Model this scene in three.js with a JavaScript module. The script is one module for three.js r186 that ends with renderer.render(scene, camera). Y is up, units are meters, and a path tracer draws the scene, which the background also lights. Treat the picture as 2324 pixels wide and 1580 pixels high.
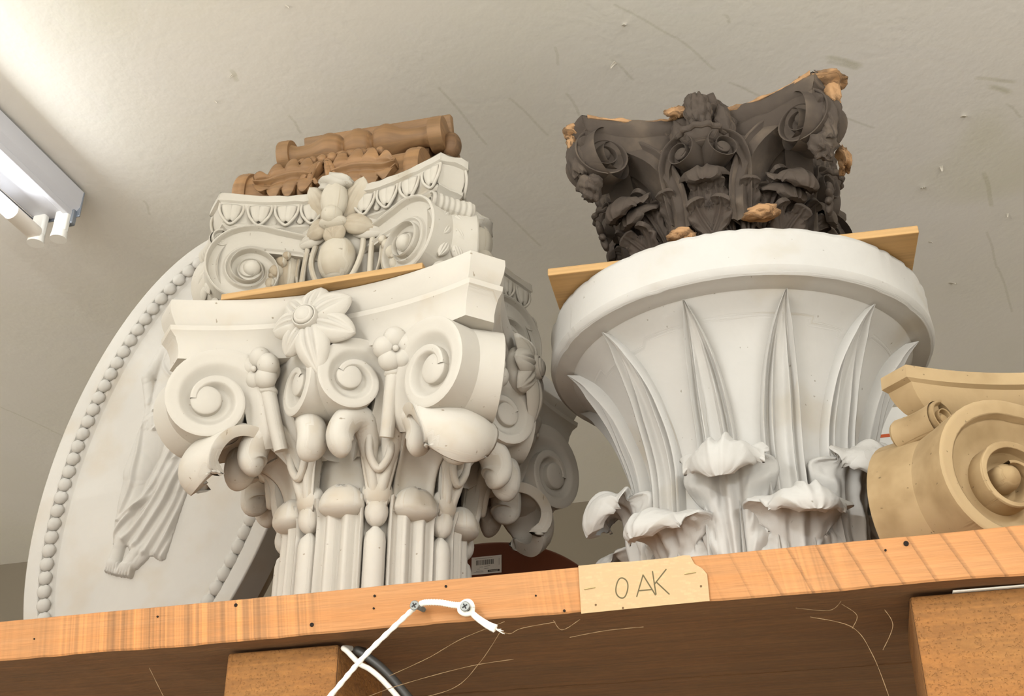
import * as THREE from 'three';
import { mergeGeometries } from 'three/addons/utils/BufferGeometryUtils.js';
import { RoundedBoxGeometry } from 'three/addons/geometries/RoundedBoxGeometry.js';
import { RectAreaLightUniformsLib } from 'three/addons/lights/RectAreaLightUniformsLib.js';

// ---------- camera, exposure, large lights ----------
const scene = new THREE.Scene();
scene.background = new THREE.Color(0x000000);
const camera = new THREE.PerspectiveCamera(33.432, 2324 / 1580, 0.02, 30);
camera.position.set(0, -0.3051, 0.9000);
camera.rotation.order = 'YXZ';
camera.rotation.set(0.507221, 0.275485, -0.004947);
scene.add(camera);
const renderer = new THREE.WebGLRenderer({ antialias: true });
renderer.toneMapping = THREE.LinearToneMapping;
renderer.toneMappingExposure = 1.42;
renderer.shadowMap.enabled = true;
RectAreaLightUniformsLib.init();
const CEIL = 0.9, FLOOR = -1.85, BACK = -2.1, FRONT = 3.4, LEFT = -3.0, RIGHT = 2.2;
const K = { window: 3.4, tube: 11.5, tubeFar: 88 };     // light strengths; window and tubeFar serve sources out of view
const unseenWindowColor = new THREE.Color(1.0, 0.98, 0.945), tubeColor = new THREE.Color(0.93, 0.97, 1.0);
function areaLight(color, intensity, w, h, x, y, z, tx, ty, tz) {
  const l = new THREE.RectAreaLight(color, intensity, w, h);
  l.position.set(x, y, z); l.lookAt(tx, ty, tz); l.castShadow = true; scene.add(l); return l;
}
// two unseen windows behind the camera, placed to light the fronts softly
areaLight(unseenWindowColor, K.window, 1.5, 1.5, -1.55, -0.1, FRONT - 0.03, -1.55, -0.1, 0);
areaLight(unseenWindowColor, K.window * 0.7, 1.2, 1.5, 0.9, -0.1, FRONT - 0.03, 0.9, -0.1, 0);

// ---------- helpers ----------
const names = {};
function numbered(n) { const k = names[n] = (names[n] ?? -1) + 1; return k ? n + '_' + String(k).padStart(3, '0') : n; }
function shadow(m) { m.castShadow = true; m.receiveShadow = true; return m; }
function thing(name, label, category, pos = [0, 0, 0], ry = 0, group) {
  const o = new THREE.Group(); o.name = numbered(name); o.position.set(...pos); o.rotation.y = ry;
  o.userData = { label, category }; if (group) o.userData.group = group; scene.add(o); return o;
}
function part(name, geo, mat, parent, label) {
  const m = shadow(new THREE.Mesh(Array.isArray(geo) ? merge(geo) : geo, mat)); m.name = name; parent.add(m);
  if (label) m.userData.label = label; return m;
}
function struct(name, geo, mat, label) {
  const m = part(name, geo, mat, scene); m.userData.kind = 'structure'; if (label) m.userData.label = label; return m;
}
function merge(list) { return mergeGeometries(list.map(g => { if (g.index) g = g.toNonIndexed(); for (const k of Object.keys(g.attributes)) if (!['position', 'normal', 'uv'].includes(k)) g.deleteAttribute(k); return g; })); }
let seed = 7;
function rnd() { seed = (seed * 1664525 + 1013904223) >>> 0; return seed / 4294967296; }
const D2R = Math.PI / 180, sin = Math.sin, cos = Math.cos, abs = Math.abs, max = Math.max, min = Math.min, PI = Math.PI, hyp = Math.hypot;
const clamp = (x, a = 0, b = 1) => x < a ? a : x > b ? b : x;
const sm = (a, b, x) => { const t = clamp((x - a) / (b - a)); return t * t * (3 - 2 * t); };
const lerp = (a, b, t) => a + (b - a) * t;
const gau = (x, s) => Math.exp(-x * x / (s * s));
// value noise, periodic lattice hash
function hash3(x, y, z) { let h = (x * 374761393 + y * 668265263 + z * 1274126177) | 0; h = Math.imul(h ^ (h >>> 13), 1274126177); return ((h ^ (h >>> 16)) >>> 0) / 4294967296; }
function noise3(x, y, z) {
  const X = Math.floor(x), Y = Math.floor(y), Z = Math.floor(z); x -= X; y -= Y; z -= Z;
  const f = t => t * t * (3 - 2 * t), u = f(x), v = f(y), w = f(z);
  let r = 0; for (let i = 0; i < 8; i++) { const a = i & 1, b = (i >> 1) & 1, c = i >> 2; r += hash3(X + a, Y + b, Z + c) * (a ? u : 1 - u) * (b ? v : 1 - v) * (c ? w : 1 - w); }
  return r * 2 - 1;
}
// polyline interpolation (Catmull-Rom) on number tuples
function spline(pts, t) {
  const n = pts.length - 1, f = clamp(t) * n, i = min(Math.floor(f), n - 1), k = f - i;
  const a = pts[max(i - 1, 0)], b = pts[i], c = pts[i + 1], d = pts[min(i + 2, n)];
  return b.map((_, j) => 0.5 * ((2 * b[j]) + (-a[j] + c[j]) * k + (2 * a[j] - 5 * b[j] + 4 * c[j] - d[j]) * k * k + (-a[j] + 3 * b[j] - 3 * c[j] + d[j]) * k * k * k));
}
function boxUV(g) {
  const p = g.attributes.position, n = g.attributes.normal, uv = new Float32Array(p.count * 2);
  for (let i = 0; i < p.count; i++) {
    const a = abs(n.getX(i)), b = abs(n.getY(i)), c = abs(n.getZ(i));
    if (b > a * 1.1 && b > c * 1.1) { uv[2 * i] = p.getX(i); uv[2 * i + 1] = p.getZ(i); }
    else if (a > c * 1.18) { uv[2 * i] = p.getZ(i); uv[2 * i + 1] = p.getY(i); }
    else { uv[2 * i] = p.getX(i); uv[2 * i + 1] = p.getY(i); }
  }
  g.setAttribute('uv', new THREE.BufferAttribute(uv, 2)); return g;
}
function build(pos, idx, crease) {
  let g = new THREE.BufferGeometry();
  g.setAttribute('position', new THREE.Float32BufferAttribute(pos, 3)); g.setIndex(idx);
  if (crease) { g = g.toNonIndexed(); }
  g.computeVertexNormals(); return boxUV(g);
}
// surface over (u,v) in [0,1]^2; cu / cv close it around; capU0.. not needed
function grid(nu, nv, fn, cu = false, cv = false, caps = false) {
  const pos = [], idx = [], cu1 = cu ? nu : nu + 1, cv1 = cv ? nv : nv + 1;
  for (let j = 0; j < cv1; j++) for (let i = 0; i < cu1; i++) { const p = fn(i / nu, j / nv); pos.push(p[0], p[1], p[2]); }
  const at = (i, j) => (j % cv1) * cu1 + (i % cu1);
  for (let j = 0; j < nv; j++) for (let i = 0; i < nu; i++) { const a = at(i, j), b = at(i + 1, j), c = at(i + 1, j + 1), d = at(i, j + 1); idx.push(a, b, c, a, c, d); }
  if (caps && cu) for (const j of [0, nv]) {
    const c = [0, 0, 0]; for (let i = 0; i < cu1; i++) for (let k = 0; k < 3; k++) c[k] += pos[at(i, j) * 3 + k] / cu1;
    const ci = pos.length / 3; pos.push(...c);
    const base = ci + 1; for (let i = 0; i < cu1; i++) pos.push(pos[at(i, j) * 3], pos[at(i, j) * 3 + 1], pos[at(i, j) * 3 + 2]);
    for (let i = 0; i < cu1; i++) { const a = base + i, b = base + (i + 1) % cu1; j ? idx.push(ci, a, b) : idx.push(ci, b, a); }
  }
  return build(pos, idx);
}
// solid leaf: front surface P(u in -1..1, v in 0..1), given thickness, shut at the rim; own = P(u, v, depth) offsets itself
function shell(nu, nv, P, th, own = false) {
  const F = [], B = [], e = 1e-3;
  for (let j = 0; j <= nv; j++) for (let i = 0; i <= nu; i++) {
    const u = -1 + 2 * i / nu, v = j / nv, t = typeof th === 'function' ? th(u, v) : th;
    if (own) { F.push(P(u, v, 0)); B.push(P(u, v, t)); continue; }
    const p = P(u, v), a = P(min(u + e, 1), v), b = P(max(u - e, -1), v), c = P(u, min(v + e, 1)), d = P(u, max(v - e, 0));
    const U = [a[0] - b[0], a[1] - b[1], a[2] - b[2]], W = [c[0] - d[0], c[1] - d[1], c[2] - d[2]];
    let n = [U[1] * W[2] - U[2] * W[1], U[2] * W[0] - U[0] * W[2], U[0] * W[1] - U[1] * W[0]]; const l = hyp(...n) || 1;
    F.push(p); B.push([p[0] - n[0] / l * t, p[1] - n[1] / l * t, p[2] - n[2] / l * t]);
  }
  const R = 2 * (nu + 1), ring = (k, j) => k <= nu ? F[j * (nu + 1) + k] : B[j * (nu + 1) + (R - 1 - k)];
  const pos = [], idx = [];
  for (let j = 0; j <= nv; j++) for (let k = 0; k < R; k++) pos.push(...ring(k, j));
  for (let j = 0; j < nv; j++) for (let k = 0; k < R; k++) { const a = j * R + k, b = j * R + (k + 1) % R, c = b + R, d = a + R; idx.push(a, b, c, a, c, d); }
  for (const j of [0, nv]) for (let k = 0; k < nu; k++) { const a = j * R + k, b = a + 1, c = j * R + R - 2 - k, d = j * R + R - 1 - k; j ? idx.push(a, b, c, a, c, d) : idx.push(a, c, b, a, d, c); }
  return build(pos, idx);
}
// tube along points, elliptical section rad(t) -> [side, up]
function sweep(pts, rad, seg = 10, n = 24, up = [0, 1, 0], sect) {
  const C = []; for (let i = 0; i <= n; i++) C.push(spline(pts, i / n));
  const fr = []; let N = new THREE.Vector3(...up);
  for (let i = 0; i <= n; i++) {
    const a = C[max(i - 1, 0)], b = C[min(i + 1, n)], T = new THREE.Vector3(b[0] - a[0], b[1] - a[1], b[2] - a[2]).normalize();
    N.addScaledVector(T, -N.dot(T)); if (N.lengthSq() < 1e-8) N.set(T.y, T.z, T.x).addScaledVector(T, -(T.y * T.x + T.z * T.y + T.x * T.z)); N.normalize();
    fr.push([N.clone(), new THREE.Vector3().crossVectors(T, N)]);
  }
  return grid(seg, n, (u, v) => {
    const i = Math.round(v * n), [nn, bb] = fr[i], r = rad(v), a = u * 2 * PI, s = sect ? sect(a, v) : 1;
    const rs = Array.isArray(r) ? r : [r, r], x = cos(a) * rs[0] * s, y = sin(a) * rs[1] * s, c = C[i];
    return [c[0] + bb.x * x + nn.x * y, c[1] + bb.y * x + nn.y * y, c[2] + bb.z * x + nn.z * y];
  }, true, false, true);
}
function blob(c, r, disp, nu = 20, nv = 14) {
  return grid(nu, nv, (u, v) => {
    const a = u * 2 * PI, b = (v - 0.5) * PI * 0.9999, x = cos(b) * cos(a), y = sin(b), z = cos(b) * sin(a), k = disp ? disp(x, y, z) : 1;
    return [c[0] + r[0] * x * k, c[1] + r[1] * y * k, c[2] + r[2] * z * k];
  }, true);
}
function lathe(pts, seg = 64, n = 40, smooth = true, disp) {
  return grid(seg, smooth ? n : pts.length - 1, (u, v) => {
    const p = smooth ? spline(pts, v) : pts[Math.round(v * (pts.length - 1))], a = u * 2 * PI, k = disp ? disp(a, p[1], p[0]) : 0;
    return [(p[0] + k) * sin(a), p[1], (p[0] + k) * cos(a)];
  }, true, false, true);
}
// scroll made of one band rolled up clockwise; outline edges are a prefix [ox,oy,ix,iy]... then a spiral
function scroll({ R, q = 0.5, turns = 1.4, a0 = 180, pre = [], prof, depth, flip = false, seg = 36, nw = 14, H = 0.01, rise = 0, eye = 0.7, eyeH = 1, dome = 0.35, back = false, npre = 14 }) {
  const rows = [], r0 = R, c0 = cos(a0 * D2R), s0 = sin(a0 * D2R);
  if (pre.length) { const P = [...pre.map(p => p.length < 5 ? [...p, 0] : p), [r0 * c0, r0 * s0, r0 * q * c0, r0 * q * s0, 0]]; for (let i = 0; i < npre; i++) { const k = spline(P, i / npre); rows.push([k[0], k[1], k[2], k[3], 0, k[4]]); } }
  const n = Math.round(seg * turns);
  for (let i = 0; i <= n; i++) { const f = i / seg, r = R * Math.pow(q, f), a = a0 * D2R - f * 2 * PI, ri = r * q; rows.push([r * cos(a), r * sin(a), ri * cos(a), ri * sin(a), f, 0]); }
  const fx = flip ? -1 : 1, m = rows.length - 1, hh = (r, w) => prof(w, r[4]) * H * (1 + rise * r[4] / turns) + r[5];
  const out = [];
  out.push(grid(nw, m, (u, v) => { const r = rows[Math.round(v * m)]; return [fx * lerp(r[0], r[2], u), lerp(r[1], r[3], u), hh(r, u)]; }));
  out.push(grid(4, m, (u, v) => { const r = rows[Math.round(v * m)], b = 0.0018 * (1 - u) * 0; return [fx * r[0], r[1], lerp(hh(r, 0), -depth + r[5], u)]; }));
  if (pre.length) out.push(grid(2, m, (u, v) => { const r = rows[Math.round(v * m)]; return [fx * r[2], r[3], lerp(hh(r, 1), r[4] > 0 ? hh(r, 1) : -depth + r[5], u)]; }));
  const re = R * Math.pow(q, turns) * eye, zt = H * (1 + rise) * eyeH, ae = a0 * D2R - turns * 2 * PI, ox = fx * cos(ae) * re * 0.42, oy = sin(ae) * re * 0.42, zl = prof(1, turns) * H * (1 + rise), rl = R * Math.pow(q, turns) * 1.03;
  out.push(grid(24, 1, (u, v) => [rl * v * cos(u * 2 * PI), rl * v * sin(u * 2 * PI), zl - 0.0002], true));
  out.push(grid(28, 10, (u, v) => { const a = u * 2 * PI, k = v < 0.3 ? 1 : cos((v - 0.3) / 0.7 * PI / 2); return [ox + re * k * cos(a), oy + re * k * sin(a), v < 0.3 ? lerp(zl - 0.001, zt * (1 - dome), v / 0.3) : zt * (1 - dome) + zt * dome * sin((v - 0.3) / 0.7 * PI / 2)]; }, true));
  if (back) out.push(grid(nw, m, (u, v) => { const r = rows[Math.round(v * m)]; return [fx * lerp(r[0], r[2], u), lerp(r[1], r[3], u), -depth + r[5]]; }));
  return merge(out);
}
// put geometry built around +z into place: position, normal heading az (0 = +z, 90 = +x), tilt up, spin about normal
function place(g, p, az = 0, tilt = 0, spin = 0, s = 1) {
  const m = new THREE.Matrix4().compose(new THREE.Vector3(...p), new THREE.Quaternion().setFromEuler(new THREE.Euler(-tilt * D2R, az * D2R, spin * D2R, 'YXZ')), new THREE.Vector3(s, s, s));
  g = g.clone().applyMatrix4(m); return g;
}
const box = (w, h, d, x = 0, y = 0, z = 0, r = 0.002) => { const g = new RoundedBoxGeometry(w, h, d, 2, min(r, w / 2.01, h / 2.01, d / 2.01)); g.translate(x, y, z); return boxUV(g); };
const cyl = (r0, r1, h, x, y, z, s = 24) => { const g = new THREE.CylinderGeometry(r0, r1, h, s); g.translate(x, y, z); return boxUV(g); };

// ---------- textures and materials ----------
function tex(w, h, fn, srgb, rx, ry) {
  const d = new Uint8Array(w * h * 4);
  for (let y = 0; y < h; y++) for (let x = 0; x < w; x++) { const c = fn(x / w, y / h, x, y), o = (y * w + x) * 4; d[o] = clamp(c[0], 0, 255); d[o + 1] = clamp(c[1], 0, 255); d[o + 2] = clamp(c[2], 0, 255); d[o + 3] = 255; }
  const t = new THREE.DataTexture(d, w, h); t.wrapS = t.wrapT = THREE.RepeatWrapping; t.magFilter = THREE.LinearFilter; t.minFilter = THREE.LinearMipmapLinearFilter; t.generateMipmaps = true;
  if (srgb) t.colorSpace = THREE.SRGBColorSpace; t.repeat.set(rx, ry); t.needsUpdate = true; return t;
}
// tileable fbm on the unit square
function fb(u, v, f, oct = 4, s = 0) {
  let r = 0, a = 0.5; for (let o = 0; o < oct; o++) { const F = f << o; const x = u * F, y = v * F, X = Math.floor(x), Y = Math.floor(y), k = t => t * t * (3 - 2 * t), p = k(x - X), q = k(y - Y);
    const h = (i, j) => hash3((X + i) % F, (Y + j) % F, s + o * 17); r += a * ((h(0, 0) * (1 - p) + h(1, 0) * p) * (1 - q) + (h(0, 1) * (1 - p) + h(1, 1) * p) * q - 0.5) * 2; a *= 0.5; } return r;
}
function stone(base, stain, o = {}) {
  const { f = 3, stainAmt = 0.35, spot = 0.5, bump = 0.0008, rough = 0.85, size = 0.3, s = 1, thr = 0.15, pit = 0.62 } = o;
  const c = tex(512, 512, (u, v) => {
    const n = fb(u, v, f, 5, s), k = sm(thr, 0.7, fb(u, v, f + 2, 5, s + 50)) * stainAmt, g = 1 + n * 0.05, sp = fb(u, v, 64, 2, s + 9) > pit ? spot : 0;
    return base.map((b, i) => lerp(lerp(b, stain[i], k) * g, stain[i] * 0.6, sp));
  }, true, 1 / size, 1 / size);
  const b = tex(512, 512, (u, v) => { const n = fb(u, v, 16, 5, s + 3) * 0.5 + fb(u, v, 5, 3, s + 4) * 0.6, p = fb(u, v, 64, 2, s + 9) > pit ? -0.7 : 0, k = 150 + 90 * (n + p); return [k, k, k]; }, false, 1 / size, 1 / size);
  return new THREE.MeshStandardMaterial({ map: c, bumpMap: b, bumpScale: bump, roughness: rough, side: THREE.DoubleSide });
}
const M = {
  plasterCream: stone([187, 181, 170], [160, 132, 94], { s: 1, stainAmt: 0.42, spot: 0.5, pit: 0.61, thr: 0.05 }),
  plasterWhite: stone([181, 178, 172], [160, 144, 118], { s: 2, stainAmt: 0.3, spot: 0.5, pit: 0.64 }),
  plasterPlaque: stone([189, 185, 177], [176, 158, 132], { s: 3, stainAmt: 0.25, spot: 0.15, bump: 0.0004, pit: 0.7 }),
  plasterStain: stone([182, 174, 158], [132, 112, 84], { s: 6, stainAmt: 0.6, spot: 0.3, bump: 0.001, thr: -0.1 }),
  stoneTan: stone([164, 140, 103], [112, 88, 54], { s: 8, stainAmt: 0.55, spot: 0.45, bump: 0.0009, thr: -0.05, size: 0.22 }),
  plasterGrey: stone([182, 176, 164], [140, 122, 94], { s: 4, stainAmt: 0.45, spot: 0.3, bump: 0.0012 }),
};
const wire = (c, o = {}) => new THREE.MeshStandardMaterial({ color: c, roughness: 0.6, ...o });
// ---------- room ----------
{
  const wallTex = tex(512, 512, (u, v) => { const k = 1 + fb(u, v, 4, 5, 21) * 0.04; return [234 * k, 229 * k, 218 * k]; }, true, 1 / 1.5, 1 / 1.5);
  // ceiling paint with the scuff marks that the photograph shows, one map over 2.2 m of it
  const S = 1536, X0 = -1.5, Z0 = -1.9, SZ = 2.2, scuffs = [[-0.183, -0.278, -0.11, -0.365], [-0.11, -0.365, -0.063, -0.449], [-0.208, -0.385, -0.184, -0.436], [-0.047, -0.483, -0.004, -0.526], [0.1, -0.469, 0.147, -0.5, 3], [0.1, -0.479, 0.143, -0.506, 2], [0.313, -0.577, 0.372, -0.603, 2], [0.334, -0.603, 0.367, -0.625, 3], [0.34, -0.827, 0.362, -0.931, 2], [0.357, -1.014, 0.386, -1.145], [0.386, -1.145, 0.429, -1.328], [-0.283, -0.336, -0.285, -0.373], [-0.759, -0.248, -0.76, -0.272, 2], [-0.377, -0.423, -0.34, -0.526], [-0.29, -0.437, -0.278, -0.51], [-0.487, -0.645, -0.432, -0.828], [-0.474, -0.371, -0.442, -0.521], [-0.721, -0.366, -0.719, -0.411], [0.085, -0.588, 0.165, -0.654], [-0.037, -0.34, -0.03, -0.359], [-1.06, -0.501, -1.07, -0.539], [0.363, -0.653, 0.389, -0.693]];
  const ceilTex = tex(S, S, (u, v) => { const k = 1 + fb(u, v, 4, 4, 21) * 0.03 - 0.05 * sm(0.3, 0.6, fb(u, v, 6, 3, 29)); return [238 * k, 234 * k, 226 * k * k]; }, true, 1 / SZ, 1 / SZ);
  ceilTex.offset.set(-X0 / SZ, -Z0 / SZ);
  { const d = ceilTex.image.data; for (const [x0, z0, x1, z1, w = 1] of scuffs) { const n = Math.ceil(hyp(x1 - x0, z1 - z0) / SZ * S); for (let i = 0; i <= n; i++) { const t = i / n, x = (lerp(x0, x1, t) - X0) / SZ * S + 1.2 * sin(t * 5), z = (lerp(z0, z1, t) - Z0) / SZ * S; for (let a = -w; a <= w; a++) for (let b = -w; b <= w; b++) { const o = (Math.round(z + b) * S + Math.round(x + a)) * 4; if (o < 0 || o >= d.length) continue; const k = 1 - (w > 1 ? 0.016 : 0.024) * (0.2 + 0.8 * hash3(i, a, b)); d[o] *= k; d[o + 1] *= k; d[o + 2] *= k * 0.995; } } } }
  const orange = tex(512, 512, (u, v) => { const k = 128 + 90 * fb(u, v, 32, 3, 77) + 40 * fb(u, v, 8, 3, 78); return [k, k, k]; }, false, 1 / 0.3, 1 / 0.3);
  const paint = new THREE.MeshStandardMaterial({ map: wallTex, bumpMap: orange, bumpScale: 0.0006, roughness: 0.62, side: THREE.DoubleSide });
  const cpaint = new THREE.MeshStandardMaterial({ map: ceilTex, bumpMap: orange, bumpScale: 0.0006, roughness: 0.62 });
  const backMat = new THREE.MeshStandardMaterial({ color: 0x8a8070, roughness: 0.8 });
  const floorMat = new THREE.MeshStandardMaterial({ color: 0xdcd8d0, roughness: 0.8 });
  const T = 0.12, W = RIGHT - LEFT, L = FRONT - BACK, H = CEIL - FLOOR, cx = (LEFT + RIGHT) / 2, cz = (FRONT + BACK) / 2, cy = (CEIL + FLOOR) / 2;
  const ceiling = struct('ceiling', box(W + 2 * T, T, L + 2 * T, cx, CEIL + T / 2, cz, 0), cpaint, 'cream painted ceiling with scuffs and small loose paint flakes');
  struct('floor', box(W + 2 * T, T, L + 2 * T, cx, FLOOR - T / 2, cz, 0), floorMat);
  struct('wall_back', box(W + 2 * T, H, T, cx, cy, BACK - T / 2, 0), backMat);
  struct('wall_left', box(T, H, L, LEFT - T / 2, cy, cz, 0), paint);
  struct('wall_right', box(T, H, L, RIGHT + T / 2, cy, cz, 0), paint);
  // front wall out of view, two unseen windows with glowing panes for frontal light
  const s = [];
  const xs = [[LEFT - T, -2.3], [-0.8, 0.3], [1.5, RIGHT + T]];
  for (const [a, b] of xs) s.push(box(b - a, H, T, (a + b) / 2, cy, FRONT + T / 2, 0));
  for (const [a, b] of [[-2.3, -0.8], [0.3, 1.5]]) { s.push(box(b - a, CEIL - 0.65, T, (a + b) / 2, (CEIL + 0.65) / 2, FRONT + T / 2, 0), box(b - a, -0.85 - FLOOR, T, (a + b) / 2, (FLOOR - 0.85) / 2, FRONT + T / 2, 0)); }
  struct('wall_front', s, paint);
  const glow = new THREE.MeshStandardMaterial({ color: 0xffffff, emissive: unseenWindowColor, emissiveIntensity: 1.2, roughness: 0.4 });
  struct('window_1', box(1.5, 1.5, 0.02, -1.55, -0.1, FRONT + 0.02, 0), glow);
  struct('window_2', box(1.2, 1.5, 0.02, 0.9, -0.1, FRONT + 0.02, 0), glow);
}
// ---------- fluorescent strip lamps under the ceiling ----------
function stripLamp(x, z0, z1, label, k, drop = 0) {
  const t = thing('fluorescent_lamp', label, 'lamp', [x, CEIL - drop, 0], 0, 'fluorescent strip lamps on the ceiling');
  const white = wire(0xcfcfd4, { roughness: 0.35 }), steel = new THREE.MeshStandardMaterial({ color: 0x9aa2ad, roughness: 0.35, metalness: 0.7 }), plastic = wire(0xf3f1ea, { roughness: 0.4 });
  if (drop) for (const z of [z0 + 0.2, z1 - 0.2]) part('added_rod', cyl(0.005, 0.005, drop, 0, drop / 2, z), wire(0x888888), t);  // added rods, lower the lamps out of view so they wash the ceiling
  const L = z1 - z0, zc = (z0 + z1) / 2;
  part('housing', [box(0.07, 0.05, L, 0, -0.026, zc, 0.004), box(0.012, 0.012, L, 0.034, -0.052, zc, 0.003)], white, t);
  // sloped reflector wing on the right, short wing on the left
  const wing = (a, b) => { const g = grid(1, 1, (u, v) => [lerp(a[0], b[0], u), lerp(a[1], b[1], u), lerp(z0, z1, v)]); const h = g.clone().translate(0, 0.0025, 0); return [g, h]; };
  part('reflector', [...wing([0.034, -0.054], [0.047, -0.036]), ...wing([0.047, -0.036], [0.048, -0.008]), ...wing([-0.034, -0.054], [-0.05, -0.045])], white, t);
  part('end_plate', [box(0.098, 0.05, 0.003, 0.0, -0.03, z0, 0.001), box(0.014, 0.03, 0.012, 0.036, -0.058, z0 + 0.004, 0.003)], steel, t, 'bare steel end plate of the lamp');
  for (const e of [z0 + 0.012, z1 - 0.012]) for (const sx of [-0.018, 0.026]) part('lamp_holder', [box(0.026, 0.045, 0.014, sx, -0.07, e, 0.005), cyl(0.012, 0.014, 0.02, sx, -0.095, e)], plastic, t);
  const glow = new THREE.MeshStandardMaterial({ color: 0xffffff, emissive: tubeColor, emissiveIntensity: 1.6, roughness: 0.3 });
  for (const sx of [-0.018]) {
    const g = new THREE.CylinderGeometry(0.013, 0.013, L - 0.16, 20); g.rotateX(PI / 2); g.translate(sx, -0.088, zc);
    part('tube', boxUV(g), glow, t);
    for (const e of [z0 + 0.05, z1 - 0.05]) { const q = new THREE.CylinderGeometry(0.0135, 0.0135, 0.062, 20); q.rotateX(PI / 2); q.translate(sx, -0.088, e); part('tube_end', boxUV(q), wire(0xd8cfc2), t); }
    // the tube shines all round: one lamp of its length facing down, one facing up beside the housing
    for (const [dx, dy, f] of [[0, -1, 0.62], [-1, 0.1, 1.4], [1, 0.05, 1.4]]) {
      const l = new THREE.RectAreaLight(tubeColor, k * f, 0.024, L - 0.16); l.position.set(x + sx + dx * 0.016, CEIL - drop - 0.088 + dy * 0.016, zc);
      l.up.set(0, 0, 1); l.lookAt(x + sx + dx, CEIL - drop - 0.088 + dy, zc); l.castShadow = true; scene.add(l);
    }
  }
  return t;
}
stripLamp(-1.188, -0.445, 0.77, 'white fluorescent strip lamp with bare tube on the ceiling at left', K.tube);
stripLamp(-0.7, 0.6, 1.8, 'unseen fluorescent strip lamp hung behind the viewer to light the fronts and the ceiling, left of the two', K.tubeFar, 0.3);  // out of view, placed to light the fronts from upper left
stripLamp(1.0, 0.6, 1.8, 'added fluorescent strip lamp hung behind the viewer as fill for the ceiling, right of the two', K.tubeFar * 1.0, 0.3);  // added fill lamp, brightens the right part of the ceiling
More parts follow.
